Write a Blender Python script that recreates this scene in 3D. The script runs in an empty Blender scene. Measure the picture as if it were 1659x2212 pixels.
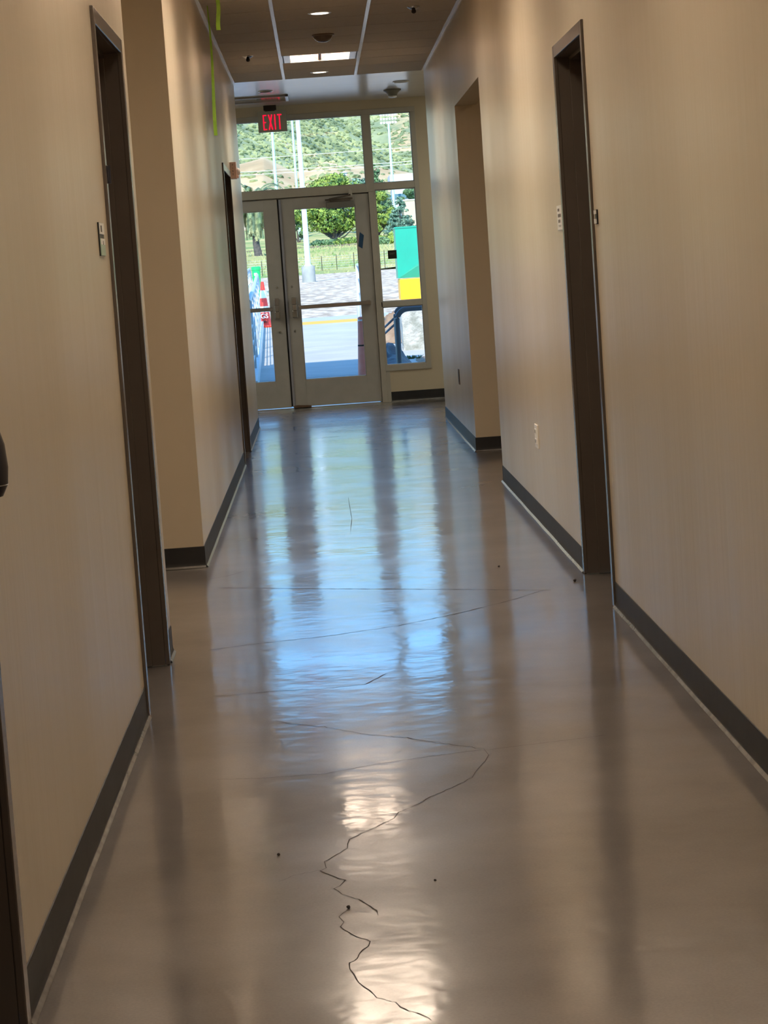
import bpy, bmesh, math, random
from mathutils import Vector, Matrix, noise
random.seed(7)
C = bpy.context.scene.collection
PI = math.pi
# ------------------------------------------------------------------ camera frame
YAW, PITCH, ROLL, FPX, H = 0.0215932715, -0.106014742, -0.0687778669, 4889.02151, 1.34132801
XL, XR, ZC = -0.634588, 1.048758, 3.0643
YF = 23.2
F = Vector((math.sin(YAW)*math.cos(PITCH), math.cos(YAW)*math.cos(PITCH), math.sin(PITCH)))
r0 = F.cross(Vector((0, 0, 1))).normalized(); u0 = r0.cross(F)
RR = r0*math.cos(ROLL)+u0*math.sin(ROLL); UU = -r0*math.sin(ROLL)+u0*math.cos(ROLL)
def ray(x, y): return F+RR*((x-829.5)/FPX)-UU*((y-1106.)/FPX)
def at(x, y, Y):
    d = ray(x, y); return d*(Y/d.y)+Vector((0, 0, H))
def onz(x, y, z=0.):
    d = ray(x, y); return d*((z-H)/d.z)+Vector((0, 0, H))
cam = bpy.data.cameras.new('camera'); co = bpy.data.objects.new('camera', cam); C.objects.link(co)
co.matrix_world = Matrix(((RR.x, UU.x, -F.x, 0), (RR.y, UU.y, -F.y, 0), (RR.z, UU.z, -F.z, H), (0, 0, 0, 1)))
cam.sensor_fit = 'HORIZONTAL'; cam.sensor_width = 36; cam.lens = FPX/1659*36; cam.clip_start = .05; cam.clip_end = 5000
bpy.context.scene.camera = co
# ------------------------------------------------------------------ materials
def pm(name, c1, c2=None, scale=5., rough=.5, metal=0., bump=0., bscale=None, stretch=(1, 1, 1), ior=1.5, rvar=0., detail=4., lo=.35, hi=.65, coat=0.):
    m = bpy.data.materials.new(name); m.use_nodes = True; nt = m.node_tree; n = nt.nodes; L = nt.links
    b = n['Principled BSDF']; b.inputs['Roughness'].default_value = rough; b.inputs['Metallic'].default_value = metal
    b.inputs['IOR'].default_value = ior; b.inputs['Coat Weight'].default_value = coat
    tc = n.new('ShaderNodeTexCoord'); mp = n.new('ShaderNodeMapping'); mp.inputs['Scale'].default_value = stretch
    L.new(tc.outputs['Object'], mp.inputs['Vector'])
    if c2 is None: c2 = tuple(v*.93 for v in c1)
    nz = n.new('ShaderNodeTexNoise'); nz.inputs['Scale'].default_value = scale; nz.inputs['Detail'].default_value = detail
    L.new(mp.outputs[0], nz.inputs['Vector'])
    cr = n.new('ShaderNodeValToRGB'); cr.color_ramp.elements[0].position = lo; cr.color_ramp.elements[1].position = hi
    cr.color_ramp.elements[0].color = (*c1, 1); cr.color_ramp.elements[1].color = (*c2, 1)
    L.new(nz.outputs['Fac'], cr.inputs[0]); L.new(cr.outputs[0], b.inputs['Base Color'])
    if rvar:
        mr = n.new('ShaderNodeMapRange'); mr.inputs['To Min'].default_value = rough-rvar; mr.inputs['To Max'].default_value = rough+rvar
        mr.inputs['From Min'].default_value = .3; mr.inputs['From Max'].default_value = .7
        L.new(nz.outputs['Fac'], mr.inputs['Value']); L.new(mr.outputs[0], b.inputs['Roughness'])
    if bump:
        nb = n.new('ShaderNodeTexNoise'); nb.inputs['Scale'].default_value = bscale or scale*4; nb.inputs['Detail'].default_value = 3
        L.new(mp.outputs[0], nb.inputs['Vector'])
        bp = n.new('ShaderNodeBump'); bp.inputs['Strength'].default_value = 1; bp.inputs['Distance'].default_value = bump
        L.new(nb.outputs['Fac'], bp.inputs['Height']); L.new(bp.outputs[0], b.inputs['Normal'])
    return m
def emis(name, col, s):
    m = bpy.data.materials.new(name); m.use_nodes = True; nt = m.node_tree; nt.nodes.clear()
    e = nt.nodes.new('ShaderNodeEmission'); e.inputs[0].default_value = (*col, 1); e.inputs[1].default_value = s
    o = nt.nodes.new('ShaderNodeOutputMaterial'); nt.links.new(e.outputs[0], o.inputs[0]); return m
def glassmat():
    m = bpy.data.materials.new('clear window glass'); m.use_nodes = True; nt = m.node_tree; nt.nodes.clear()
    t = nt.nodes.new('ShaderNodeBsdfTransparent'); t.inputs[0].default_value = (.93, .96, .95, 1)
    g = nt.nodes.new('ShaderNodeBsdfGlossy'); g.inputs['Roughness'].default_value = .02
    f = nt.nodes.new('ShaderNodeFresnel'); f.inputs[0].default_value = 1.45
    x = nt.nodes.new('ShaderNodeMixShader'); o = nt.nodes.new('ShaderNodeOutputMaterial')
    nt.links.new(f.outputs[0], x.inputs[0]); nt.links.new(t.outputs[0], x.inputs[1]); nt.links.new(g.outputs[0], x.inputs[2])
    nt.links.new(x.outputs[0], o.inputs[0]); return m
LAMP = (1.0, .83, .65)
M = dict(
 wall=pm('tan eggshell wall paint', (.63, .55, .42), (.60, .525, .40), 1.3, rough=.34, bump=.0028, bscale=11, stretch=(1, 1, .05), ior=1.5, rvar=.05),
 gyp=pm('semi gloss white ceiling paint', (.74, .71, .66), (.71, .68, .63), 2, rough=.22, bump=.0006, bscale=5, stretch=(.5, 3, 1)),
 tile=pm('mineral fibre ceiling tile', (.62, .56, .48), (.58, .52, .45), 90, rough=.9, bump=.0008, bscale=240),
 tbar=pm('white painted ceiling grid', (.86, .84, .80), None, 8, rough=.22),
 dark=pm('plenum and reveal shade dark', (.05, .05, .05), None, 3, rough=.9),
 frame=pm('bronze brown door frame paint', (.115, .092, .074), (.105, .084, .068), 6, rough=.24, bump=.0002, bscale=200),
 leaf=pm('dark brown door leaf', (.06, .043, .033), None, 6, rough=.35),
 base=pm('dark grey rubber cove base', (.022, .022, .024), (.030, .030, .032), 8, rough=.5, bump=.0009, bscale=9, ior=1.38),
 toe=pm('shiny cove toe with painted glint', (.26, .255, .25), (.17, .165, .16), 14, rough=.17, ior=1.7),  # lighter grey colour stands in for the window glint on the toe
 alum=pm('clear anodised aluminium frame', (.50, .48, .43), (.47, .45, .40), 12, rough=.4, metal=.15, bump=.0001, bscale=160),
 door_al=pm('grey painted aluminium door', (.46, .45, .43), (.43, .42, .40), 9, rough=.42, metal=.1, bump=.0001, bscale=160),
 steel=pm('satin stainless steel', (.42, .40, .37), None, 40, rough=.28, metal=.9),
 black=pm('black plastic', (.012, .012, .012), None, 8, rough=.4),
 navy=pm('dark navy enamel', (.02, .022, .035), None, 8, rough=.3),
 white=pm('white plastic', (.93, .92, .90), None, 8, rough=.35),
 pink=pm('cream notification device plastic', (.84, .62, .56), None, 8, rough=.35),
 greyp=pm('grey green exit sign face', (.42, .43, .37), None, 20, rough=.4),
 red=pm('red', (.75, .02, .02), None, 8, rough=.5),
 tape_g=pm('lime green masking tape', (.33, .62, .05), (.26, .52, .035), 30, rough=.6),
 tape_b=pm('blue painters tape', (.02, .075, .17), None, 30, rough=.7),
 chrome=pm('polished lamp reflector', (.6, .6, .62), None, 5, rough=.08, metal=1),
 pebble=pm('dark grit', (.03, .022, .018), None, 90, rough=.8),
 crack=pm('dark crack', (.035, .028, .024), None, 90, rough=.9),
 wood=pm('brown wood', (.16, .09, .05), (.10, .055, .03), 30, rough=.6, stretch=(1, 6, 6)),
 signgreen=pm('pale green sign paint', (.45, .62, .50), None, 8, rough=.4),
 signgrey=pm('sign grey band', (.16, .13, .12), None, 8, rough=.4),
 walk=pm('pale broom finished concrete', (.50, .47, .42), (.42, .40, .36), 1.2, rough=.85, bump=.004, bscale=30),
 ytac=pm('yellow painted kerb', (.85, .42, .02), (.78, .40, .04), 3, rough=.7),
 asph=pm('grey gutter strip', (.36, .36, .39), (.50, .50, .52), 4, rough=.9, stretch=(.2, 3, 1)),
 lot=pm('gravelly dirt lot', (.37, .275, .19), (.68, .54, .40), 2.2, rough=.95, bump=.05, bscale=4, stretch=(1.6, .3, 1), detail=9, lo=.40, hi=.60),
 grass=pm('dry green meadow grass', (.20, .27, .07), (.50, .42, .16), .16, rough=.95, bump=.12, bscale=3, stretch=(.5, 1, 1), detail=9, lo=.38, hi=.6),
 conc=pm('cast concrete', (.36, .355, .33), (.28, .28, .265), 2.5, rough=.85, bump=.02, bscale=6),
 rough_conc=pm('rough pale concrete', (.48, .46, .42), (.30, .30, .26), 4.5, rough=.9, bump=.05, bscale=9, lo=.45, hi=.62),
 galv=pm('galvanised steel', (.60, .62, .62), (.54, .56, .57), 6, rough=.5, metal=.15),
 galvdark=pm('galvanised pipe with painted shade', (.13, .155, .18), None, 6, rough=.4, metal=.3),  # darkened galvanised steel: the handrail's shade is put into the colour
 polew=pm('white painted steel pole', (.62, .64, .66), None, 6, rough=.4),
 poleb=pm('weathered pale blue steel', (.50, .66, .72), None, 2, rough=.5),
 orange=pm('traffic cone orange red', (.85, .045, .03), None, 8, rough=.5),
 refl=pm('white reflective collar', (.85, .85, .86), None, 8, rough=.4),
 delin=pm('faded orange red plastic', (.95, .26, .18), (.98, .32, .24), 9, rough=.55),
 teal=pm('teal green machine enamel', (.008, .33, .215), (.010, .30, .195), 2, rough=.4),
 tealside=pm('teal green machine enamel worn', (.03, .33, .20), None, 6, rough=.5),
 yellow=pm('yellow enamel', (.93, .43, .004), None, 4, rough=.4),
 bing=pm('bright green plastic', (.01, .50, .13), None, 5, rough=.4),
 dirt=pm('brown excavated soil', (.24, .145, .085), (.36, .25, .165), 3, rough=.95, bump=.05, bscale=8),
 sheet=pm('grey blue plastic sheeting', (.11, .105, .10), (.03, .028, .026), 4, rough=.7, bump=.05, bscale=5),
 bark=pm('dark bark', (.055, .05, .05), (.11, .09, .08), 5, rough=.9, bump=.05, bscale=6),
 leafA=pm('sunny oak leaves', (.05, .12, .03), (.34, .42, .06), 1.6, rough=.7, detail=3),
 leafB=pm('blue green spruce needles', (.05, .12, .08), (.22, .34, .24), 1.3, rough=.7, detail=3),
 leafC=pm('dark conifer needles', (.04, .10, .045), (.16, .26, .10), 1.3, rough=.7, detail=3),
 frond=pm('palm fronds', (.12, .15, .06), (.60, .56, .30), 4, rough=.6, detail=2),
 frond_green=pm('green palm fronds', (.06, .10, .05), (.20, .25, .10), 2.5, rough=.5, detail=2),
 scrub=pm('hillside scrub leaves', (.13, .17, .08), (.36, .38, .17), .06, rough=.9, detail=6),
 bldw=pm('white plaster', (.52, .54, .56), None, 1, rough=.8),
 bldb=pm('beige plaster', (.54, .44, .31), None, 1, rough=.8),
 bldroof=pm('blue grey roof', (.10, .20, .24), None, 1, rough=.8),
 window=pm('dark opening', (.05, .06, .07), None, 1, rough=.4),
 wire=pm('pale overhead cable', (.70, .74, .66), None, 1, rough=.5),
 stucco=pm('outside wall stucco', (.45, .38, .28), None, 12, rough=.9),
)
M['glass'] = glassmat()
M['lamp'] = emis('warm troffer lamp', LAMP, 26)
M['tpaint'] = pm('troffer reflector paint', (.40, .29, .24), None, 8, rough=.5)
M['lamp_near'] = emis('bright warm troffer lamp', LAMP, 27)
M['lamp_fill'] = emis('added warm fill lamp', LAMP, 62)  # strongest emission, only for an added unseen fill troffer
M['can'] = emis('recessed lamp disc', (1, .86, .72), 3.2)
M['exit'] = emis('lit red letters', (1, .012, .05), .85)
# floor: polished concrete
def floormat():
    m = bpy.data.materials.new('polished concrete'); m.use_nodes = True; nt = m.node_tree; n = nt.nodes; L = nt.links
    b = n['Principled BSDF']; b.inputs['IOR'].default_value = 1.7; b.inputs['Coat Weight'].default_value = .45; b.inputs['Coat Roughness'].default_value = .34; b.inputs['Coat IOR'].default_value = 1.5
    tc = n.new('ShaderNodeTexCoord')
    a = n.new('ShaderNodeTexNoise'); a.inputs['Scale'].default_value = 1.5; a.inputs['Detail'].default_value = 7; a.inputs['Roughness'].default_value = .6
    L.new(tc.outputs['Object'], a.inputs['Vector'])
    cr = n.new('ShaderNodeValToRGB'); e = cr.color_ramp.elements
    e[0].position = .32; e[0].color = (.128, .113, .101, 1); e[1].position = .68; e[1].color = (.228, .202, .182, 1)
    L.new(a.outputs['Fac'], cr.inputs[0])
    s = n.new('ShaderNodeTexNoise'); s.inputs['Scale'].default_value = 160; s.inputs['Detail'].default_value = 2
    L.new(tc.outputs['Object'], s.inputs['Vector'])
    mx = n.new('ShaderNodeMix'); mx.data_type = 'RGBA'; mx.blend_type = 'MULTIPLY'; mx.inputs[0].default_value = .35
    L.new(cr.outputs[0], mx.inputs[6]); L.new(s.outputs['Fac'], mx.inputs[7]); 
    L.new(mx.outputs[2], b.inputs['Base Color'])
    mr = n.new('ShaderNodeMapRange'); mr.inputs['From Min'].default_value = .3; mr.inputs['From Max'].default_value = .7
    mr.inputs['To Min'].default_value = .07; mr.inputs['To Max'].default_value = .17
    L.new(a.outputs['Fac'], mr.inputs['Value']); L.new(mr.outputs[0], b.inputs['Roughness'])
    w = n.new('ShaderNodeTexNoise'); w.inputs['Scale'].default_value = 3.2; w.inputs['Detail'].default_value = 3
    w2 = n.new('ShaderNodeTexNoise'); w2.inputs['Scale'].default_value = 14; w2.inputs['Detail'].default_value = 2
    L.new(tc.outputs['Object'], w.inputs['Vector']); L.new(tc.outputs['Object'], w2.inputs['Vector'])
    b1 = n.new('ShaderNodeBump'); b1.inputs['Distance'].default_value = .0022; L.new(w.outputs['Fac'], b1.inputs['Height'])
    b2 = n.new('ShaderNodeBump'); b2.inputs['Distance'].default_value = .0006; L.new(w2.outputs['Fac'], b2.inputs['Height'])
    L.new(b1.outputs[0], b2.inputs['Normal']); L.new(b2.outputs[0], b.inputs['Normal']); L.new(b2.outputs[0], b.inputs['Coat Normal'])
    return m
M['floor'] = floormat()
# hill: colour from its own soil / scrub attribute plus noise
def hillmat():
    m = bpy.data.materials.new('scrubby hillside'); m.use_nodes = True; nt = m.node_tree; n = nt.nodes; L = nt.links
    b = n['Principled BSDF']; b.inputs['Roughness'].default_value = .95
    tc = n.new('ShaderNodeTexCoord'); at_ = n.new('ShaderNodeAttribute'); at_.attribute_name = 'soil'
    z = n.new('ShaderNodeTexNoise'); z.inputs['Scale'].default_value = .06; z.inputs['Detail'].default_value = 9; z.inputs['Roughness'].default_value = .65
    L.new(tc.outputs['Object'], z.inputs['Vector'])
    g = n.new('ShaderNodeValToRGB'); g.color_ramp.elements[0].position = .36; g.color_ramp.elements[0].color = (.19, .23, .12, 1)
    g.color_ramp.elements[1].position = .66; g.color_ramp.elements[1].color = (.40, .41, .20, 1)
    t = n.new('ShaderNodeValToRGB'); t.color_ramp.elements[0].position = .35; t.color_ramp.elements[0].color = (.42, .29, .15, 1)
    t.color_ramp.elements[1].position = .6; t.color_ramp.elements[1].color = (.62, .46, .26, 1)
    L.new(z.outputs['Fac'], g.inputs[0]); L.new(z.outputs['Fac'], t.inputs[0])
    ad = n.new('ShaderNodeMath'); ad.operation = 'ADD'; L.new(at_.outputs['Fac'], ad.inputs[0]); L.new(z.outputs['Fac'], ad.inputs[1])
    mr = n.new('ShaderNodeMapRange'); mr.inputs['From Min'].default_value = .95; mr.inputs['From Max'].default_value = 1.08
    L.new(ad.outputs[0], mr.inputs['Value'])
    mx = n.new('ShaderNodeMix'); mx.data_type = 'RGBA'; L.new(mr.outputs[0], mx.inputs[0]); L.new(g.outputs[0], mx.inputs[6]); L.new(t.outputs[0], mx.inputs[7])
    L.new(mx.outputs[2], b.inputs['Base Color']); return m
M['hill'] = hillmat()
# ------------------------------------------------------------------ mesh helpers
class MB:
    def __init__(s): s.bm = bmesh.new()
    def box(s, x0, x1, y0, y1, z0, z1, mi=0, bev=0.):
        v = [s.bm.verts.new((x, y, z)) for x in (x0, x1) for y in (y0, y1) for z in (z0, z1)]
        fs = [s.bm.faces.new([v[i] for i in q]) for q in ((0, 1, 3, 2), (4, 6, 7, 5), (0, 4, 5, 1), (2, 3, 7, 6), (0, 2, 6, 4), (1, 5, 7, 3))]
        for f in fs: f.material_index = mi
        if bev:
            ed = list({e for f in fs for e in f.edges})
            bmesh.ops.bevel(s.bm, geom=ed, offset=bev, segments=2, affect='EDGES', profile=.5)
        return s
    def face(s, pts, mi=0):
        f = s.bm.faces.new([s.bm.verts.new(p) for p in pts]); f.material_index = mi; return s
    def prism(s, poly, a, b, axis='y', mi=0):
        def P(p, t):
            return {'y': (p[0], t, p[1]), 'x': (t, p[0], p[1]), 'z': (p[0], p[1], t)}[axis]
        A = [s.bm.verts.new(P(p, a)) for p in poly]; B = [s.bm.verts.new(P(p, b)) for p in poly]; n = len(poly)
        fs = [s.bm.faces.new(A), s.bm.faces.new(B[::-1])]+[s.bm.faces.new((A[i], B[i], B[(i+1) % n], A[(i+1) % n])) for i in range(n)]
        for f in fs: f.material_index = mi
        return s
    def lathe(s, prof, c=(0, 0, 0), seg=24, mi=0, axis='z'):
        rings = []
        for r, z in prof:
            ring = []
            for k in range(seg):
                a = 2*PI*k/seg; q = (r*math.cos(a), r*math.sin(a), z)
                if axis == 'x': q = (q[2], q[0], q[1])
                if axis == 'y': q = (q[0], q[2], q[1])
                ring.append(s.bm.verts.new((q[0]+c[0], q[1]+c[1], q[2]+c[2])))
            rings.append(ring)
        for a, b in zip(rings, rings[1:]):
            for k in range(seg):
                f = s.bm.faces.new((a[k], a[(k+1) % seg], b[(k+1) % seg], b[k])); f.smooth = True; f.material_index = mi
        for rg in (rings[0], rings[-1]):
            if len(rg) > 2:
                f = s.bm.faces.new(rg); f.material_index = mi
        return s
    def tube(s, pts, r, seg=10, mi=0, r1=None):
        pts = [Vector(p) for p in pts]; rings = []; n = len(pts)
        for i, p in enumerate(pts):
            t = (pts[min(i+1, n-1)]-pts[max(i-1, 0)]).normalized()
            up = Vector((0, 0, 1)) if abs(t.z) < .95 else Vector((1, 0, 0))
            a = t.cross(up).normalized(); b = a.cross(t); rr = r if r1 is None else r+(r1-r)*i/(n-1)
            rings.append([s.bm.verts.new(p+a*rr*math.cos(2*PI*k/seg)+b*rr*math.sin(2*PI*k/seg)) for k in range(seg)])
        for a, b in zip(rings, rings[1:]):
            for k in range(seg):
                f = s.bm.faces.new((a[k], a[(k+1) % seg], b[(k+1) % seg], b[k])); f.smooth = True; f.material_index = mi
        s.bm.faces.new(rings[0]).material_index = mi; s.bm.faces.new(rings[-1][::-1]).material_index = mi
        return s
    def build(s, name, mats, parent=None, recalc=True):
        if recalc: bmesh.ops.recalc_face_normals(s.bm, faces=s.bm.faces)
        for ed in s.bm.edges:
            if len(ed.link_faces) == 2 and ed.calc_face_angle(0) > .6: ed.smooth = False
        me = bpy.data.meshes.new(name); s.bm.to_mesh(me); s.bm.free()
        for m in (mats if isinstance(mats, (list, tuple)) else [mats]): me.materials.append(m)
        o = bpy.data.objects.new(name, me); C.objects.link(o)
        if parent is not None:
            o.parent = parent; o.matrix_parent_inverse = parent.matrix_basis.inverted()
        return o
def tag(o, label, cat=None, group=None, kind=None):
    if label: o['label'] = label
    if cat: o['category'] = cat
    if group: o['group'] = group
    if kind: o['kind'] = kind
    return o
def empty(name, loc, label=None, cat=None, group=None, kind=None):
    o = bpy.data.objects.new(name, None); C.objects.link(o); o.location = loc; o.empty_display_size = .1
    return tag(o, label, cat, group, kind)
def S(o, label=None, cat=None): return tag(o, label, cat, None, 'structure')
def text(name, s, size, mat, origin, xdir, ydir, parent, ext=.0006, sx=1., spacing=1.):
    cu = bpy.data.curves.new(name, 'FONT'); cu.body = s; cu.size = size; cu.extrude = ext; cu.align_x = 'CENTER'; cu.align_y = 'CENTER'; cu.space_character = spacing
    cu.offset = size*.012
    t = bpy.data.objects.new(name, cu); C.objects.link(t)
    dg = bpy.context.evaluated_depsgraph_get(); me = bpy.data.meshes.new_from_object(t.evaluated_get(dg))
    bpy.data.objects.remove(t); me.materials.clear(); me.materials.append(mat)
    X = Vector(xdir).normalized(); Y = Vector(ydir).normalized(); Z = X.cross(Y)
    for v in me.vertices:
        c = v.co.copy(); v.co = Vector(origin)+X*c.x*sx+Y*c.y+Z*c.z
    o = bpy.data.objects.new(name, me); C.objects.link(o); o.parent = parent; o.matrix_parent_inverse = parent.matrix_basis.inverted(); return o
# ------------------------------------------------------------------ room shell
WT = .15; ZT = 3.22; YB = -5.0
LE, OP1, LEND = 8.25, 10.69, 20.5
OR0, OR1, REND = 13.87, 16.25, 20.19
D = dict(d0=(2.97, 4.07, 2.20, -1), d1=(7.0, 8.02, 2.20, -1), d2=(16.45, 17.78, 2.19, -1), d3=(8.545, 9.575, 2.22, 1))
HO = .045  # frame inset over the rough opening
def wall_run(mb, x0, x1, a, b, doors):
    y = a
    for (d0, d1, zt) in doors:
        mb.box(x0, x1, y, d0+HO, 0, ZT); mb.box(x0, x1, d0+HO, d1-HO, zt-HO, ZT); y = d1-HO
    mb.box(x0, x1, y, b, 0, ZT)
mb = MB(); wall_run(mb, XL-WT, XL, YB, LE, [(*D['d0'][:3],), (*D['d1'][:3],)]); S(mb.build('wall_left', M['wall']))
mb = MB(); wall_run(mb, XL-WT, XL, OP1, LEND, [(*D['d2'][:3],)])
mb.box(-4.5, XL-WT, OP1, OP1+WT, 0, ZT); mb.box(-4.5, XL-WT, LE-WT, LE, 0, ZT); mb.box(-4.65, -4.5, LE-WT, OP1+WT, 0, ZT)
S(mb.build('wall_left_hall', M['wall']))
mb = MB(); wall_run(mb, XR, XR+WT, YB, OR0, [(*D['d3'][:3],)])
wall_run(mb, XR, XR+WT, OR1, REND, []); mb.box(XR, XR+WT, OR0, OR1, 2.465, ZT)
mb.box(XR+WT, 4.5, OR1, OR1+WT, 0, ZT); mb.box(XR+WT, 4.5, OR0-WT, OR0, 0, ZT); mb.box(4.5, 4.65, OR0-WT, OR1+WT, 0, ZT)
S(mb.build('wall_right', M['wall']))
mb = MB(); mb.box(XL-WT, XR+WT, YB-WT, YB, 0, ZT); S(mb.build('wall_rear', M['wall']))
# far wall with the storefront hole X -1.38..1.088
GX0, GX1, GZ = -1.385, 1.088, 2.972
mb = MB()
mb.box(-3.2, GX0, YF, YF+.2, 0, ZT); mb.box(GX1, 3.2, YF, YF+.2, 0, ZT); mb.box(GX0, GX1, YF, YF+.2, GZ, ZT); mb.box(.612, GX1, YF, YF+.2, 0, .317)
mb.box(-3.35, -3.2, LEND-WT, YF+.2, 0, ZT); mb.box(3.2, 3.35, REND-WT, YF+.2, 0, ZT)
mb.box(-3.2, XL-WT, LEND-WT, LEND, 0, ZT); mb.box(XR+WT, 3.2, REND-WT, REND, 0, ZT)
S(mb.build('wall_far', M['wall']))
mb = MB(); mb.box(-12, GX0, YF+.2, YF+.4, -.1, 5); mb.box(GX1, 12, YF+.2, YF+.4, -.1, 5); mb.box(GX0, GX1, YF+.2, YF+.4, GZ, 5); mb.box(.612, GX1, YF+.2, YF+.4, -.1, .317)
S(mb.build('wall_outside', M['stucco']))
S(MB().box(-8, .35, YF+.4, 27.6, 4.2, 4.45).build('shadow_canopy', M['stucco']), 'unseen flat canopy added to shade the walk outside the doors', 'canopy')  # unseen slab, shaped to cast the shadow edge on the walk
# floor with its cracks
mb = MB()
mb.face([(-4.6, YB-.1, 0), (4.6, YB-.1, 0), (4.6, YF+.12, 0), (-4.6, YF+.12, 0)])
def crack(pts, w, jit=1.):
    P = []
    for (x0, y0), (x1, y1) in zip(pts, pts[1:]):
        n = max(1, int(math.hypot(x1-x0, y1-y0)/9))
        for k in range(n): P.append((x0+(x1-x0)*k/n+random.uniform(-1.6, 1.6)*jit, y0+(y1-y0)*k/n+random.uniform(-1.1, 1.1)*jit))
    P.append(pts[-1]); W = [onz(*p) for p in P]; W = [Vector((p.x, p.y, .0007)) for p in W]
    L = []; n = len(W)
    for i, p in enumerate(W):
        t = (W[min(i+1, n-1)]-W[max(i-1, 0)]).normalized(); a = Vector((-t.y, t.x, 0)); ww = w*random.uniform(.45, 1.2)*(.35 if i in (0, n-1) else 1)
        L.append((mb.bm.verts.new(p+a*ww/2), mb.bm.verts.new(p-a*ww/2)))
    for a, b in zip(L, L[1:]):
        try: f = mb.bm.faces.new((a[0], a[1], b[1], b[0])); f.material_index = 1
        except ValueError: pass
crack([(1045,1618),(1055,1632),(1048,1645),(1035,1660),(1020,1680),(985,1698),(965,1707),(930,1722),(905,1737),(860,1755),(850,1768),(810,1788),(770,1805),(755,1813),(750,1832),(720,1852),(702,1862),(705,1875),(693,1882),(720,1893),(745,1902),(735,1915),(722,1920),(740,1932),(775,1944),(800,1958),(815,1968),(817,1978)], .0027)
crack([(753,1966),(732,1980),(742,1992),(735,2002),(762,2020),(800,2033),(795,2045),(775,2060),(773,2070),(755,2080),(757,2095),(770,2115),(782,2130),(800,2140),(815,2155),(855,2165),(865,2177),(900,2188),(925,2198),(932,2204)], .0022)
crack([(1045,1618),(1000,1612),(920,1602),(880,1594),(790,1587),(700,1570),(620,1563),(595,1557)], .0030)
crack([(1045,1621),(1150,1608),(1250,1596),(1310,1588)], .0022, .3)
crack([(1040,1620),(900,1638),(820,1650),(700,1672),(560,1682),(470,1684)], .0028, .4)
crack([(693,1880),(650,1888),(620,1897),(600,1905)], .0012)
crack([(470,1270),(700,1272),(900,1273),(1190,1275)], .006, .15)
crack([(450,1405),(560,1390),(700,1375),(860,1352),(990,1325),(1100,1298),(1175,1275)], .0045, .4)
crack([(460,1505),(600,1493),(700,1488),(790,1478),(835,1455)], .004, .5)
crack([(530,1233),(490,1245),(445,1252)], .004, .4)
crack([(752,1075),(760,1120),(757,1150)], .003, .2)
S(mb.build('floor', [M['floor'], M['crack']]))
# ceilings
TX0, TX1 = -.18, .447
TROFF = [18.3-4.88*k for k in range(5)]+[10.98, 6.10]  # final pair: unseen fill troffers added between the regular spacing
mb = MB(); mb.box(-4.65, 4.65, YB-WT, YF, ZT, ZT+.1, 2)
ys = [18.0+.61*k for k in range(-38, 3)]+[20.13]
ye = 20.14
rows = [y for y in ys if y > YB]
for a, b in zip(rows, rows[1:]):
    for (x0, x1) in ((XL, TX0), (TX0, TX1), (TX1, XR)):
        if x0 == TX0 and any(abs((a+b)/2-t) < .2 for t in TROFF): continue
        gl = .012
        xa = x0+(.022 if x0 == XL else gl); xb = x1-(.022 if x1 == XR else gl)
        mb.box(xa, xb, a+.007, b-.007, ZC-.003, ZC+.015, 0)
for x in (TX0, TX1): mb.box(x-.0118, x+.0118, YB, ye, ZC-.006, ZC+.03, 1)
mb.box(XL, XL+.022, YB, ye, ZC-.007, ZC+.02, 1); mb.box(XR-.022, XR, YB, ye, ZC-.007, ZC+.02, 1)
for y in rows[:-1]: mb.box(XL+.022, XR-.022, y-.010, y+.010, ZC+.005, ZC+.03, 2)  # cross tees coloured dark as the reveal shadow between tiles
S(mb.build('ceiling', [M['tile'], M['tbar'], M['dark']]))
# painted drywall soffit over the lobby, with holes for nothing: lamps sit on it
mb = MB()
mb.box(-3.2, 3.2, 20.14, YF, ZC+.002, ZT)
S(mb.build('ceiling_lobby', M['gyp']))
mb = MB(); mb.box(-4.5, XL-WT, LE, OP1, ZC, ZT); mb.box(XL-WT, XL, LE, OP1, ZC, ZT); mb.box(XR+WT, 4.5, OR0, OR1, ZC, ZT)
S(mb.build('ceiling_side_halls', M['gyp']))
# ------------------------------------------------------------------ rubber cove base
def cove(mb, p, q, inward):
    """p,q floor points of the wall line; inward = unit vector into the hall"""
    p = Vector((*p, 0)); q = Vector((*q, 0)); n = Vector((*inward, 0))
    prof = [(0.0, .0), (.014, .0), (.0155, .002), (.0125, .0065), (.0075, .011), (.0045, .018), (.0038, .03), (.0036, .098), (.0026, .1015), (.0, .102)]
    N = max(2, int((q-p).length/.18)); rings = []
    for i in range(N+1):
        c = p+(q-p)*i/N; wob = .002*noise.noise(Vector((c.x*3, c.y*1.7, 5)))
        rings.append([mb.bm.verts.new(c+n*(a+(wob if 0 < k < 5 else 0))+Vector((0, 0, z))) for k, (a, z) in enumerate(prof)])
    for a, b in zip(rings, rings[1:]):
        for k in range(len(prof)-1):
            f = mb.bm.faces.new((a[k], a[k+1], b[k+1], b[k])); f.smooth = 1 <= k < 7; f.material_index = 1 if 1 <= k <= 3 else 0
    mb.bm.faces.new(rings[0]); mb.bm.faces.new(rings[-1][::-1])
mb = MB(); d = D
cove(mb, (XL, YB), (XL, d['d0'][0]), (1, 0)); cove(mb, (XL, d['d0'][1]), (XL, d['d1'][0]), (1, 0)); cove(mb, (XL, d['d1'][1]), (XL, LE), (1, 0))
cove(mb, (XL+.004, OP1), (XL+.004, d['d2'][0]), (1, 0)) if 0 else cove(mb, (XL, OP1), (XL, d['d2'][0]), (1, 0))
cove(mb, (XL, d['d2'][1]), (XL, LEND), (1, 0)); cove(mb, (-4.4, OP1), (XL+.0045, OP1), (0, -1))
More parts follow.
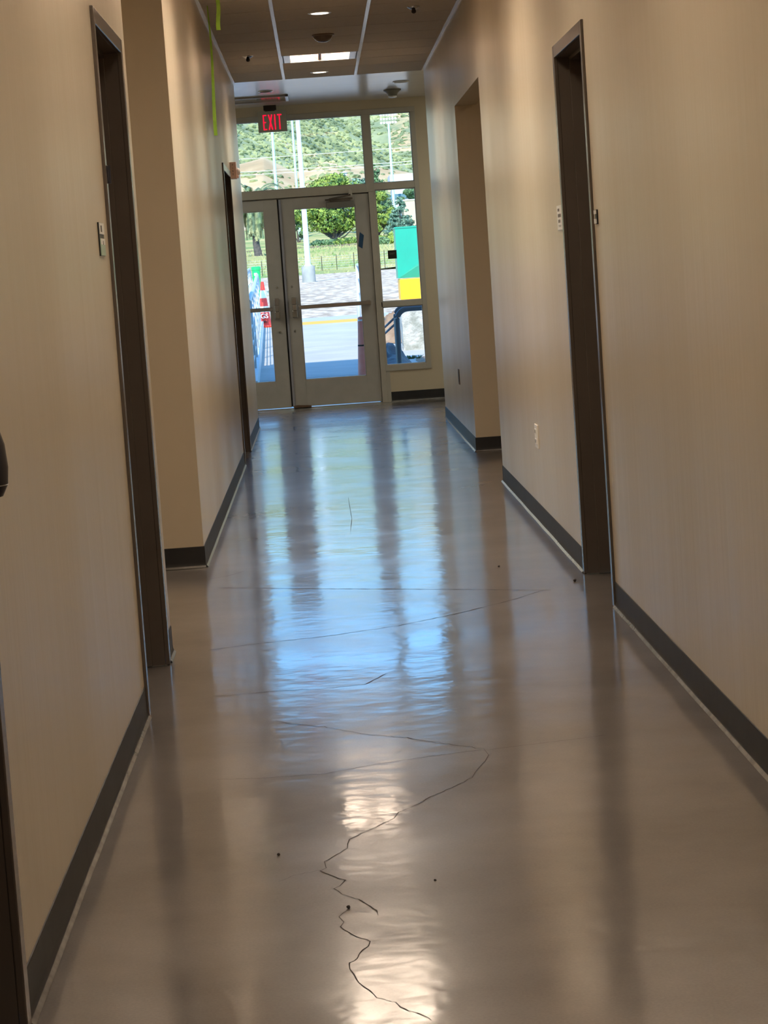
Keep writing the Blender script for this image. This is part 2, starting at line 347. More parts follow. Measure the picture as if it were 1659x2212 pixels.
S(mb.build('baseboard_left', [M['base'], M['toe']]))
mb = MB()
cove(mb, (XR, YB), (XR, d['d3'][0]), (-1, 0)); cove(mb, (XR, d['d3'][1]), (XR, OR0), (-1, 0)); cove(mb, (XR, OR1), (XR, REND), (-1, 0))
cove(mb, (XR-.0045, OR1), (4.4, OR1), (0, -1))
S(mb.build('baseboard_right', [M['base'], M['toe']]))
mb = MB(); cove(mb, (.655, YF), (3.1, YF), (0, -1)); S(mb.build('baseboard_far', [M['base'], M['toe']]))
# ------------------------------------------------------------------ hollow metal doors in the side walls
def side_door(n, key, handle=False):
    a, b, zt, sg = D[key]; X = XL if sg < 0 else XR
    e = empty('door_%d' % n, (X, (a+b)/2, 0), kind='structure')
    def bx(mb, d0, d1, y0, y1, z0, z1, bev=.0):    # d measured out of the hall behind the wall face (positive = into the wall)
        xs = sorted((X+sg*d0, X+sg*d1)); mb.box(xs[0], xs[1], y0, y1, z0, z1, 0, bev)
    mb = MB()
    for (y0, y1, s) in ((a, a+.05, 1), (b-.05, b, -1)):
        bx(mb, -.010, .006, y0, y1, .002, zt, .003)
        ji = (y0+.0, y1) 
        bx(mb, .006, .17, (y1-.03 if s > 0 else y0), (y1 if s > 0 else y0+.03), .002, zt-.05)
        st = (y1, y1+.016) if s > 0 else (y0-.016, y0)
        bx(mb, .052, .105, st[0], st[1], .002, zt-.052, .0015)
    bx(mb, -.010, .006, a+.05, b-.05, zt-.05, zt, .003); bx(mb, .006, .17, a+.05, b-.05, zt-.05, zt-.02); bx(mb, .052, .105, a+.05, b-.05, zt-.066, zt-.05, .0015)
    mb.build('door_frame', M['frame'], e)
    mb = MB(); bx(mb, .106, .15, a+.053, b-.053, .008, zt-.053, .002); mb.build('door_leaf', M['leaf'], e)
    return e
e0 = side_door(1, 'd0'); e1 = side_door(2, 'd1'); e2 = side_door(3, 'd2'); e3 = side_door(4, 'd3')
mb = MB(); mb.box(XL-.02, XL+.014, 7.035, 7.052, 1.665, 1.72, 0, .002); mb.tube([(XL+.014, 7.05, 1.665), (XL+.014, 7.05, 1.72)], .006, 8); mb.build('hinge', M['navy'], e1)
# projecting rounded lock housing of the nearest door, seen at the picture's left edge
lk = empty('door_lock_housing', (XL+.03, 3.95, 1.05), 'dark navy rounded door lock housing by the nearest left door, cut by the frame edge', 'lock')
mb = MB(); mb.lathe([(.012, -.075), (.030, -.07), (.040, -.05), (.043, -.02), (.040, .02), (.030, .055), (.012, .078), (.004, .082)], (XL+.0315, 3.93, 1.068), 20); ob = mb.build('housing', M['navy'], lk)
mb = MB(); mb.lathe([(.0395, -.001), (.0408, 0), (.0395, .001)], (XL+.0315, 3.93, 1.018), 20); mb.build('rim_line', M['steel'], lk)
mb = MB(); mb.tube([(XL+.001, 3.93, 1.068), (XL+.02, 3.93, 1.068)], .018, 12); mb.build('mounting_post', M['navy'], lk)
# ------------------------------------------------------------------ storefront at the end of the hall
FD0, FD1 = YF-.012, YF+.10
mb = MB()
def fr(x0, x1, z0, z1): mb.box(x0, x1, FD0, FD1, z0, z1, 0, .002)
fr(GX0, GX1, 2.922, GZ)                                   # head
fr(GX0, -1.33, .0, 2.922); fr(1.040, GX1, .317, 2.922)      # jambs
fr(.566, .618, .0, 2.145); fr(.548, .626, 2.145, 2.922)     # mullion beside the doors
fr(-1.33, .548, 2.143, 2.225)                             # bar over the doors
fr(.626, 1.040, 2.160, 2.226); fr(.618, 1.040, .970, 1.024); fr(.618, 1.040, .317, .377)
mb.box(.618, .632, FD0, FD1, .377, 2.16); mb.box(.618, .66, FD0+.004, YF+.02, .0, .317)
for q in ((.545, .57, 0, 2.16), (-1.335, -1.27, 0, 2.16), (-1.33, .566, 2.12, 2.16)): mb.box(q[0], q[1], YF+.056, YF+.075, q[2], q[3])
# inner beads
for (x0, x1, z0, z1) in ((-1.33, .548, 2.225, 2.922), (.626, 1.04, 2.226, 2.922), (.632, 1.04, 1.024, 2.16), (.632, 1.04, .377, .97)):
    for (q0, q1, w0, w1) in ((x0, x0+.008, z0, z1), (x1-.008, x1, z0, z1), (x0, x1, z0, z0+.008), (x0, x1, z1-.008, z1)):
        mb.box(q0, q1, YF+.015, YF+.06, w0, w1)
S(mb.build('window_1', M['alum']))
wf = bpy.data.objects['window_1']
for (x0, x1, z0, z1) in ((-1.33, .548, 2.225, 2.922), (.626, 1.04, 2.226, 2.922), (.632, 1.04, 1.024, 2.16), (.632, 1.04, .377, .97)):
    MB().box(x0, x1, YF+.034, YF+.040, z0, z1).build('pane', M['glass'], wf)
def bolt(mb, x, z): mb.lathe([(.011, YF+.012), (.011, YF+.005), (.006, YF+.003)], (x, 0, z), 14, axis='y')
def glass_door(n, x0, x1, gx0, gx1, lx, s):
    """lx latch side x, s=+1 bar runs to +x"""
    e = empty('door_%d' % n, ((x0+x1)/2, YF+.03, 0), kind='structure')
    mb = MB(); y0, y1 = YF+.012, YF+.055
    mb.box(x0, gx0, y0, y1, .014, 2.134, 0, .003); mb.box(gx1, x1, y0, y1, .014, 2.134, 0, .003)
    mb.box(gx0-.001, gx1+.001, y0, y1, 2.024, 2.134, 0, .002); mb.box(gx0-.001, gx1+.001, y0, y1, .014, .286, 0, .002)
    for q in ((gx0, gx0+.007, .286, 2.024), (gx1-.007, gx1, .286, 2.024), (gx0, gx1, .286, .293), (gx0, gx1, 2.017, 2.024)): mb.box(q[0], q[1], y0+.006, y1-.006, q[2], q[3])
    mb.build('door_leaf', M['door_al'], e)
    MB().box(gx0, gx1, YF+.030, YF+.036, .286, 2.024).build('pane', M['glass'], e)
    # panic bar
    if s < 0: MB().box(-.372, -.335, YF+.0555, YF+.066, .02, 2.13).build('astragal', M['black'], e)
    mb = MB(); xs = sorted((lx+s*.05, lx+s*.79)); mb.box(xs[0], xs[1], YF-.062, YF-.036, 1.008, 1.048, 0, .006)
    ex = lx+s*.765; mb.box(ex-.024, ex+.024, YF-.036, YF+.012, 1.002, 1.054, 0, .005)
    mb.build('push_bar', M['steel'], e)
    h = MB(); h.box(lx-.026+s*.01, lx+.026+s*.01, YF-.052, YF+.012, 1.058, 1.135, 0, .008); h.box(lx-.022+s*.01, lx+.022+s*.01, YF-.066, YF+.012, 1.0, 1.06, 0, .006)
    h.box(lx-.026+s*.01, lx+.026+s*.01, YF-.052, YF+.012, .925, 1.0, 0, .008); h.build('latch_case', M['steel'], e)
    for z in (1.245, .79):
        b = MB(); bolt(b, lx-s*.004, z); b.build('bolt', M['steel'], e)
    return e
gr = glass_door(5, -.350, .562, -.206, .421, -.275, 1)
gl = glass_door(6, -1.275, -.368, -1.13, -.510, -.435, -1)
MB().box(-.353, -.330, YF-.002, YF+.012, .02, 2.13, 0, .005).build('weatherstrip', pm('pale brush weatherstrip', (.34, .35, .42), None, 20, rough=.4), gr)
# closer on the right leaf
cl = MB(); cl.box(.127, .411, YF-.045, YF+.012, 2.002, 2.066, 0, .006); cl.build('closer_body', pm('dark grey closer paint', (.20, .195, .18), None, 8), gr)
cl = MB(); cl.tube([(.17, YF-.025, 2.075), (.16, YF-.10, 2.095), (.38, YF-.05, 2.128)], .008, 8); cl.box(.12, .40, YF-.03, YF+.0, 2.085, 2.10, 0, .002)
cl.lathe([(.014, 2.066), (.014, 2.09)], (.17, YF-.025, 0), 12); cl.build('closer_arm', M['frame'], gr)
cl = MB(); cl.box(.362, .400, YF-.05, YF-.012, 2.115, 2.19, 0, .006); cl.build('closer_shoe', M['alum'], gr)
th = MB(); th.prism([(YF-.03, 0.0), (YF-.02, .008), (YF+.10, .008), (YF+.12, 0.0)], -1.33, .566, 'x'); S(th.build('trim_1', pm('aluminium threshold', (.55, .52, .5), None, 10, rough=.3, metal=.6)))
t = MB(); t.prism([(-.345, .009), (-.345, .030), (-.30, .034), (-.20, .028), (-.165, .024), (-.165, .009)], YF-.045, YF-.012, 'y'); tag(t.build('door_wedge', M['wood']), 'small brown wooden wedge on the floor under the right glass door', 'door wedge')
# blue tape on the door stile
p = [at(777, 502, YF+.009), at(786, 509, YF+.009), at(782, 536, YF+.009), at(771, 527, YF+.009)]
t = MB(); vs = [(q.x, q.z) for q in (at(777, 501, YF), at(786, 508, YF), at(783, 537, YF), at(774, 532, YF))]
t.prism(vs, YF+.0105, YF+.0118, 'y'); tag(t.build('tape_strip', M['tape_b']), 'short strip of dark blue tape on the right door stile', 'tape')
# black plaque on the side glass
pl = empty('exit_plaque', (.767, YF+.03, 1.5), 'small square black plaque lettered EXIT on the tall side window', 'sign')
MB().box(.722, .812, YF+.028, YF+.034, 1.455, 1.542, 0, .001).build('plate', M['black'], pl)
text('lettering', 'EXIT', .026, pm('dim grey lettering', (.16, .16, .15), None, 8), (.767, YF+.0275, 1.507), (1, 0, 0), (0, 0, 1), pl)
# ------------------------------------------------------------------ EXIT sign hanging from the ceiling
ex = empty('exit_sign', (-.355, YF-.14, 2.9), 'grey hanging sign with lit red EXIT letters in front of the transom window', 'sign')
ye_ = YF-.15
mb = MB(); mb.box(-.497, -.207, ye_, ye_+.03, 2.800, 3.008, 0, .004); mb.build('panel', M['greyp'], ex)
mb = MB(); mb.box(-.432, -.305, ye_-.025, ye_+.05, 3.016, ZC, 0, .003); mb.box(-.42, -.32, ye_+.005, ye_+.025, 3.006, 3.018); mb.build('canopy_mount', M['black'], ex)
# condensed letters made of bars
LH, LW, ST = .152, .038, .0125; x = -.444; zb = 2.822
def L_E(x): return [[(x, zb), (x+LW, zb), (x+LW, zb+ST), (x+ST, zb+ST), (x+ST, zb+LH/2-ST/2), (x+LW*.8, zb+LH/2-ST/2), (x+LW*.8, zb+LH/2+ST/2), (x+ST, zb+LH/2+ST/2), (x+ST, zb+LH-ST), (x+LW, zb+LH-ST), (x+LW, zb+LH), (x, zb+LH)]]
def L_X(x):
    w = .047; return [[(x, zb), (x+ST*1.15, zb), (x+w, zb+LH), (x+w-ST*1.15, zb+LH)], [(x+w-ST*1.15, zb), (x+w, zb), (x+ST*1.15, zb+LH), (x, zb+LH)]]
def L_I(x): return [[(x, zb), (x+ST*1.1, zb), (x+ST*1.1, zb+LH), (x, zb+LH)]]
def L_T(x): w = .046; c = x+w/2; return [[(c-ST*.5, zb), (c+ST*.5, zb), (c+ST*.5, zb+LH-ST), (x+w, zb+LH-ST), (x+w, zb+LH), (x, zb+LH), (x, zb+LH-ST), (c-ST*.5, zb+LH-ST)]]
mb = MB()
for k, ply in enumerate(L_E(-.446)+L_X(-.394)+L_I(-.332)+L_T(-.302)): mb.prism(ply, ye_-.0016-.0002*(k % 2), ye_+.001, 'y')
mb.build('lettering', M['exit'], ex)
# ------------------------------------------------------------------ ceiling fixtures
def troffer(y, lab, x=(TX0+TX1)/2, w=.59, z=ZC):
    e = empty('ceiling_light', (x, y, z), lab, 'ceiling light', 'recessed square lights along the hall ceiling')
    h = w/2; mb = MB(); z0, z1 = z-.005, z+.10
    for s in (-1, 1):
        mb.box(x+s*h-.008, x+s*h+.008, y-h, y+h, z0, z1); mb.box(x-h, x+h, y+s*h-.008, y+s*h+.008, z0, z1)
    for s in (-1, 1): mb.box(*sorted((x+s*h, x+s*(h-.06))), y-h, y+h, z0, z0+.006)
    mb.box(x-h, x+h, y-h, y+h, z1, z1+.006)
    for s in (-1, 1):
        mb.box(*sorted((x+s*(h-.009), x+s*(h-.012))), y-h+.012, y+h-.012, z0+.008, z1, 1); mb.box(x-h+.012, x+h-.012, *sorted((y+s*(h-.009), y+s*(h-.012))), z0+.008, z1, 1)
    mb.build('housing', [M['tbar'], M['tpaint']], e)
    # curved basket reflectors and centre rib
    mb = MB(); n = 10
    for s in (-1, 1):
        pr = [(x+s*(.008+(h-.07)*k/n), z+.006+.055*math.sin(PI*k/n)) for k in range(n+1)]
        for (a, b) in zip(pr, pr[1:]):
            mb.face([(a[0], y+h-.02, a[1]), (b[0], y+h-.02, b[1]), (b[0], y+h-.012, z1), (a[0], y+h-.012, z1)])
    mb.prism([(x-.012, z+.002), (x+.012, z+.002), (x+.003, z+.07), (x-.003, z+.07)], y-h+.01, y+h-.01, 'y')
    mb.build('reflector', M['tpaint'], e)
    MB().box(x-h+.06, x-.03, y-h+.03, y+h-.03, z1-.012, z1-.004).build('lamp_panel', M['lamp' if y > 12 else ('lamp_fill' if y > 10 else 'lamp_near')], e)
    MB().box(x+.03, x+h-.06, y-h+.03, y+h-.03, z1-.012, z1-.004).build('lamp_panel', M['lamp' if y > 12 else ('lamp_fill' if y > 10 else 'lamp_near')], e)
    return e
labs = ['lit square recessed ceiling light nearest the glass doors']+['lit square recessed light further back along the hall']*6
for yy, lb in zip(TROFF, labs): troffer(yy, lb)
for xx, yy in ((-2.4, 9.45), (2.6, 15.05), (-2.3, 21.8), (2.3, 21.8)):  # unseen lamps added as fill for the side halls and lobby wings
    e = empty('unseen_fill_light', (xx, yy, ZC), 'unseen flush lamp added for fill on the ceiling of the %s %s' % ('left' if xx < 0 else 'right', 'lobby wing' if yy > 20 else 'side hall'), 'ceiling light')
    MB().box(xx-.3, xx+.3, yy-.3, yy+.3, ZC-.03, ZC).build('housing', M['white'], e)
    MB().box(xx-.27, xx+.27, yy-.27, yy+.27, ZC-.034, ZC-.030).build('lamp_panel', emis('lobby fill light', (.96, .94, .78), 17) if yy > 20 else emis('side hall fill light', (1, .70, .42), 8 if xx < 0 else 4.6), e)
def can(x, y, lab, mat, r=.062):
    e = empty('downlight', (x, y, ZC), lab, 'downlight', 'small round downlights')
    mb = MB(); mb.lathe([(r, ZC-.004), (r+.012, ZC-.008), (r+.02, ZC-.004), (r+.02, ZC)], (x, y, 0), 28); mb.build('trim_ring', M['tbar'], e)
    mb = MB(); mb.lathe([(r*.99, ZC-.0075), (.001, ZC-.0075)], (x, y, 0), 28); mb.build('lens', mat, e)
can(.132, 15.24, 'lit white round downlight in the tiles before the dome detector', M['can'], .058); can(.132, 19.62, 'lit white round downlight between the square light and the drywall ceiling', M['can'], .058)
can(-.37, 21.27, 'unlit pinkish round downlight in the drywall ceiling above the EXIT sign', pm('unlit lens', (.45, .30, .27), None, 5, rough=.3), .05)
e = empty('dome_detector', (.155, 16.6, ZC), 'brownish domed detector on the ceiling tiles beyond the first downlight', 'detector')
mb = MB(); mb.lathe([(.082, ZC), (.082, ZC-.012), (.076, ZC-.016)], (.155, 16.6, 0), 28); mb.build('base', pm('bronze detector base', (.24, .17, .12), None, 5, rough=.35), e)
mb = MB(); mb.lathe([(.074, ZC-.014), (.066, ZC-.032), (.05, ZC-.048), (.028, ZC-.057), (.002, ZC-.06)], (.155, 16.6, 0), 28); mb.build('dome', pm('bronze detector dome', (.20, .14, .10), None, 5, rough=.18), e)
for x, y, lab in ((-.425, 17.81, 'dark sprinkler head under a shiny plate on the left ceiling tiles'), (.753, 15.23, 'dark sprinkler head under a shiny plate on the right ceiling tiles')):
    e = empty('sprinkler', (x, y, ZC), lab, 'sprinkler', 'ceiling sprinklers')
    mb = MB(); mb.lathe([(.045, ZC-.002), (.042, ZC-.008), (.02, ZC-.02), (.012, ZC-.022)], (x, y, 0), 22); mb.build('escutcheon', M['chrome'], e)
    mb = MB(); mb.lathe([(.011, ZC-.02), (.015, ZC-.03), (.015, ZC-.042), (.006, ZC-.048)], (x, y, 0), 14); mb.build('head', M['pebble'], e)
# flared detector and ring on the drywall ceiling
x, y = .835, 22.1
e = empty('smoke_detector', (x, y, ZC), 'grey flared smoke detector on the drywall ceiling at right', 'detector')
gm = pm('grey detector plastic', (.20, .20, .18), None, 5, rough=.4)
mb = MB(); mb.lathe([(.085, ZC), (.085, ZC-.008), (.066, ZC-.02), (.05, ZC-.038), (.042, ZC-.06)], (x, y, 0), 26); mb.build('flared_body', gm, e)
mb = MB(); mb.lathe([(.042, ZC-.058), (.04, ZC-.072), (.02, ZC-.076)], (x, y, 0), 26); mb.build('nose', M['white'], e)
x, y = .885, 21.2
mb = MB(); mb.lathe([(.058, ZC-.003), (.064, ZC-.009), (.074, ZC-.006), (.078, ZC)], (x, y, 0), 30); tag(mb.build('ceiling_ring', M['tbar']), 'thin pale ring flush in the drywall ceiling beside the flared detector', 'ceiling ring')
# mirror-finish recessed fixture near the EXIT sign
e = empty('recessed_fixture', (-.7, 22.15, ZC), 'mirror finished recessed fixture in the drywall ceiling above the EXIT sign', 'ceiling fixture')
mb = MB(); X0, X1, Y0, Y1 = -1.32, -.168, 21.84, 22.46
for q in ((X0, X1, Y0, Y0+.03), (X0, X1, Y1-.03, Y1), (X0, X0+.03, Y0, Y1), (X1-.03, X1, Y0, Y1)): mb.box(*q, ZC-.016, ZC+.002, 0, .003)
mb.build('rim', M['steel'], e)
mb = MB(); mb.box(X0+.03, X1-.03, Y0+.03, Y1-.03, ZC-.006, ZC+.001); mb.box(-.27, -.245, Y0+.03, Y1-.03, ZC-.012, ZC-.004, 0, .004); mb.build('mirror_pan', M['chrome'], e)
# ------------------------------------------------------------------ green tape hanging from the ceiling
def tape_hang(x0, y0, x1, z1, w, lab, tw):
    mb = MB(); n = 30; prev = None
    for i in range(n+1):
        t = i/n; x = x0+(x1-x0)*t+.006*math.sin(5*t); z = ZC-.002+(z1-ZC)*t; a = tw*(1-t)**1.3+.25*math.sin(3*t)
        dx, dy = w/2*math.cos(a), w/2*math.sin(a)
        c = [mb.bm.verts.new((x+dx*s, y0+dy*s+.0006*q, z)) for s, q in ((-1, 0), (1, 0), (1, 1), (-1, 1))]
        if prev:
            for k in range(4): f = mb.bm.faces.new((prev[k], prev[(k+1) % 4], c[(k+1) % 4], c[k])); f.smooth = False
        else: mb.bm.faces.new(c)
        prev = c
    mb.bm.faces.new(prev[::-1]); tag(mb.build('hanging_tape', M['tape_g']), lab, 'tape', 'lime green tape hanging from the ceiling')
tape_hang(-.575, 14.45, -.576, at(468, 292, 14.45).z, .022, 'long lime green tape strip hanging from the ceiling down the left wall', 1.3)
p2 = at(474, 64, 13.9); tape_hang(p2.x-.003, 13.9, p2.x, p2.z, .026, 'short lime green tape strip hanging from the ceiling tiles', .4)
# ------------------------------------------------------------------ things on the walls
def wallbox(mb, X, sg, d0, d1, y0, y1, z0, z1, bev=.0, mi=0):
    xs = sorted((X-sg*d0, X-sg*d1)); mb.box(xs[0], xs[1], y0, y1, z0, z1, mi, bev)   # d into the hall
# left room plate
e = empty('room_sign', (XL, 6.75, 1.49), 'two part white and pale green room plate on the left wall before the door', 'sign')
mb = MB(); wallbox(mb, XL, -1, 0, .004, 6.69, 6.83, 1.441, 1.539); mb.build('backing', M['black'], e)
mb = MB(); wallbox(mb, XL, -1, .004, .006, 6.70, 6.83, 1.505, 1.538); mb.build('upper_plate', M['white'], e)
mb = MB(); wallbox(mb, XL, -1, .004, .006, 6.70, 6.83, 1.442, 1.492); mb.build('lower_plate', M['signgreen'], e)
mb = MB(); wallbox(mb, XL, -1, .006, .0065, 6.70, 6.83, 1.474, 1.492); mb.build('white_band', M['white'], e)
mb = MB(); wallbox(mb, XL, -1, .006, .0068, 6.725, 6.755, 1.511, 1.530); mb.build('printed_mark', M['black'], e)
text('lettering', 'R', .016, M['black'], (XL+.0066, 6.765, 1.479), (0, -1, 0), (0, 0, 1), e)
# right notice and small plate
e = empty('wall_notice', (XR, 9.71, 1.51), 'white notice with dark printed lines on the right wall beyond the door', 'sign')
mb = MB(); wallbox(mb, XR, 1, 0, .006, 9.63, 9.80, 1.462, 1.566, .001); mb.build('sheet', M['white'], e)
for (z0, z1, a, b) in ((1.541, 1.553, 9.70, 9.77), (1.516, 1.530, 9.65, 9.77), (1.493, 1.506, 9.68, 9.765), (1.480, 1.482, 9.65, 9.76), (1.476, 1.478, 9.67, 9.75)):
    mb = MB()
    nw = 3 if z1-z0 > .01 else 1
    for k in range(nw):
        wd = (b-a)/nw; wallbox(mb, XR, 1, .006, .0066, a+k*wd, a+(k+1)*wd-.006, z0, z1)
    mb.build('printed_line', M['signgrey'], e)
e = empty('room_plate', (XR, 8.4, 1.485), 'small two part plate on the right wall on the near side of the door', 'sign')
mb = MB(); wallbox(mb, XR, 1, 0, .006, 8.425, 8.475, 1.458, 1.512); mb.build('backing', M['black'], e)
mb = MB(); wallbox(mb, XR, 1, .006, .010, 8.425, 8.475, 1.461, 1.478); wallbox(mb, XR, 1, .006, .010, 8.425, 8.475, 1.496, 1.510); mb.build('plates', M['white'], e)
# outlet
e = empty('wall_outlet', (XR, 11.43, .455), 'white electrical outlet low on the right wall', 'outlet')
mb = MB(); wallbox(mb, XR, 1, 0, .006, 11.355, 11.50, .395, .515, .002); mb.build('cover_plate', M['white'], e)
for z in (.43, .48):
    mb = MB(); wallbox(mb, XR, 1, .006, .010, 11.395, 11.46, z-.014, z+.014, .002); s = mb.build('socket', M['white'], e)
    mb = MB(); wallbox(mb, XR, 1, .010, .0104, 11.40, 11.412, z-.008, z+.008); mb.build('slot', M['black'], s)
    mb = MB(); wallbox(mb, XR, 1, .010, .0104, 11.44, 11.452, z-.008, z+.008); mb.build('slot', M['black'], s)
e = empty('outlet_plate', (XR, 17.8, .47), 'narrow brown outlet plate low on the far right wall', 'outlet')
mb = MB(); wallbox(mb, XR, 1, 0, .006, 17.74, 17.86, .413, .533, .001); mb.build('cover_plate', pm('brown plastic', (.17, .12, .09), None, 6), e)
mb = MB(); wallbox(mb, XR, 1, .006, .008, 17.77, 17.83, .43, .515, .001); mb.build('socket_insert', M['black'], e)
# fire alarm horn
e = empty('fire_alarm', (XL, 18.1, 2.2), 'pinkish fire alarm horn on the left wall beside the far door head', 'fire alarm')
mb = MB(); mb.box(XL, XL+.050, 18.02, 18.14, 2.140, 2.270, 0, .004); mb.build('body', M['pink'], e)
mb = MB(); mb.lathe([(.030, .048), (.030, .062), (.020, .074), (.004, .078)], (XL, 18.08, 2.196), 18, axis='x'); mb.build('strobe_lens', M['white'], e)
mb = MB(); mb.box(XL+.048, XL+.064, 18.04, 18.12, 2.145, 2.168, 0, .003); mb.build('sounder', M['pink'], e)
for k, ch in enumerate('FIRE'):
    text('letter', ch, .021, M['signgrey'], (XL+.022, 18.0195, 2.246-.024*k), (1, 0, 0), (0, 0, 1), e)
# grit on the floor
for px, py, r, lb in ((753, 1962, .0045, 'dark grit crumb beside the long floor crack'), (602, 1848, .004, 'dark grit crumb on the floor left of the long crack'), (1242, 1256, .007, 'dark grit crumb on the floor by the right door frame'), (1078, 1225, .005, 'tiny dark crumb on the floor beyond the saw cut line'), (940, 1903, .003, 'tiny dark crumb on the floor right of the crack')):
    p = onz(px, py); bm = bmesh.new(); bmesh.ops.create_icosphere(bm, subdivisions=2, radius=r)
    for v in bm.verts: v.co *= 1+.3*noise.noise(v.co*300); v.co.z *= .8
    m_ = MB(); m_.bm.free(); m_.bm = bm
    for v in bm.verts: v.co += Vector((p.x, p.y, r*.75))
    tag(m_.build('grit', M['pebble']), lb, 'grit', 'grit crumbs on the floor')
# ================================================================== outside
GP = [(23.3, -.012), (24, 0), (34, .13), (46, .39), (60, .545), (110, 1.03), (150, 1.44), (180, 3.1), (240, 4.4), (330, 9.5), (400, 15)]
def zg(Y):
    for (a, za), (b, zb_) in zip(GP, GP[1:]):
        if Y <= b: return za+(zb_-za)*max(0, (Y-a))/(b-a)
    return GP[-1][1]
def strip(name, Ys, xw, mat, lab, cat, amp=0, dx=2., mi_fn=None, off=0):
    mb = MB(); rows_ = []; nx = max(1, int(2*xw/dx))
    for Y in Ys:
        rows_.append([mb.bm.verts.new((-xw+2*xw*i/nx, Y, zg(Y)+off+(amp*noise.noise(Vector(((-xw+2*xw*i/nx)*.4, Y*.4, 0))) if amp else 0))) for i in range(nx+1)])
    for a, b in zip(rows_, rows_[1:]):
        for i in range(nx): f = mb.bm.faces.new((a[i], a[i+1], b[i+1], b[i])); f.smooth = True
    return S(mb.build(name, mat, recalc=False), lab, cat)
strip('concrete_walk', [23.3, 24, 29, 34, 40, 45.3], 60, M['walk'], 'pale concrete walk outside the glass doors', 'walkway', dx=120)
strip('yellow_kerb', [45.3, 46, 46.9], 60, M['ytac'], 'yellow painted kerb line across the end of the walk', 'kerb', dx=120)
strip('gutter_strip', [46.9, 49.5], 60, M['asph'], 'grey gutter strip beyond the yellow kerb', 'gutter', dx=120)
strip('dirt_lot', [49.5, 60, 75, 90, 110, 130, 146], 90, M['lot'], 'bare gravelly dirt lot beyond the kerb', 'dirt lot', dx=180)
strip('meadow', [146+3*k for k in range(90)], 160, M['grass'], 'green and yellow meadow beyond the dirt lot', 'meadow', amp=.35, dx=5)
for k, (px, py) in enumerate(((740, 785), (740, 733))):
    p = at(px, py, 30); Y = (28.6, 36.5)[k]
    S(MB().box(-30, 30, Y, Y+.02, zg(Y)-.01, zg(Y)+.003).build('walk_joint', M['asph']), 'dark joint line across the concrete walk', 'joint')
# rail track line in the meadow
S(MB().box(-90, 90, 219, 219.6, zg(219)-.1, zg(219)+.16).build('track_bed', pm('rusty track bed', (.16, .10, .08), None, 2)), 'dark low rail line crossing the meadow', 'rail line')
# left guard rail
def guard(xa, ya, xb, yb, h, lab, name='guard_rail', nb=5):
    e = empty(name, (xa, ya, zg(ya)), lab, 'railing', 'galvanised ramp railings')
    L = math.hypot(xb-xa, yb-ya); n = int(L/2.4)
    P = lambda t, z: (xa+(xb-xa)*t, ya+(yb-ya)*t, zg(ya+(yb-ya)*t)+z)
    N = 14; pts = [P(k/N, h) for k in range(N+1)]
    ex_ = Vector(P(1, h)); pts += [tuple(ex_+Vector((0, .10, -.02))), tuple(ex_+Vector((.01, .16, -.10))), tuple(ex_+Vector((.012, .17, -.30)))]
    MB().tube(pts, .030, 10).build('top_rail', M['galv'], e)
    for k in range(n+1):
        MB().tube([P(k/n, -.02), P(k/n, h)], .018, 8).build('post', M['galv'], e)
    for k in range(nb):
        z = .12+(h-.22)*k/(nb-1)*.93
        MB().tube([P(j/N, z) for j in range(N+1)], .008, 6).build('bar', M['galv'], e)
    return e
g1 = guard(-.83, 26.3, -1.21, 45, 1.06, 'pale galvanised guard rail along the ramp left of the walk')
guard(-1.15, 27.5, -1.80, 60, 1.08, 'second pale galvanised rail further left behind the first')
mb = MB(); 
for (a, b) in (((-.80, 26.3), (-1.16, 45)),): mb.prism([(a[0]-.09, -.05), (a[0]+.01, -.05), (a[0]+.01, .14), (a[0]-.09, .14)], 0, 1, 'y')
bmc = mb.bm
for v in bmc.verts:
    t = v.co.y; v.co.y = 26.3+18.7*t; v.co.x += -.36*t; v.co.z += zg(v.co.y)
mb.build('kerb', M['galv'], g1)
# right handrail near the doors
e = empty('handrail', (.86, 26, 0), 'bent galvanised pipe handrail in shade colour behind the low side window', 'handrail')
bx_, bz = .862, at(862, 668, 26).z
arc = [(bx_+.13-.13*math.cos(a), 26, bz-.13+.13*math.sin(a)) for a in [PI/2*k/8 for k in range(9)]]
mb = MB(); mb.tube([(bx_-.005, 26, 0.02)]+arc+[(1.6, 26, bz+.0)], .032, 14); mb.build('bent_pipe', M['galvdark'], e)
mb = MB(); mb.lathe([(.07, .03), (.07, .045), (.04, .05)], (bx_-.005, 26, 0), 16); mb.build('flange', M['galvdark'], e)
e = empty('handrail', (.83, 27.4, 0), 'second dark pipe handrail just behind, with bars sloping down to the left', 'handrail')
bx2 = at(855, 700, 27.4).x; bz2 = at(862, 664, 27.4).z
arc = [(bx2+.10-.10*math.cos(a), 27.4, bz2-.10+.10*math.sin(a)) for a in [PI/2*k/8 for k in range(9)]]
mb = MB(); mb.tube([(bx2, 27.4, .03)]+arc+[(1.6, 27.4, bz2)], .024, 12); mb.build('bent_pipe', M['galvdark'], e)
for dz in (0, -.075):
    a = at(852, 687, 27.4); b = at(815, 722, 29.5)
    mb = MB(); mb.tube([(a.x, a.y, a.z+dz), (b.x, b.y, b.z+dz)], .014, 8); mb.build('sloping_bar', M['galvdark'], e)
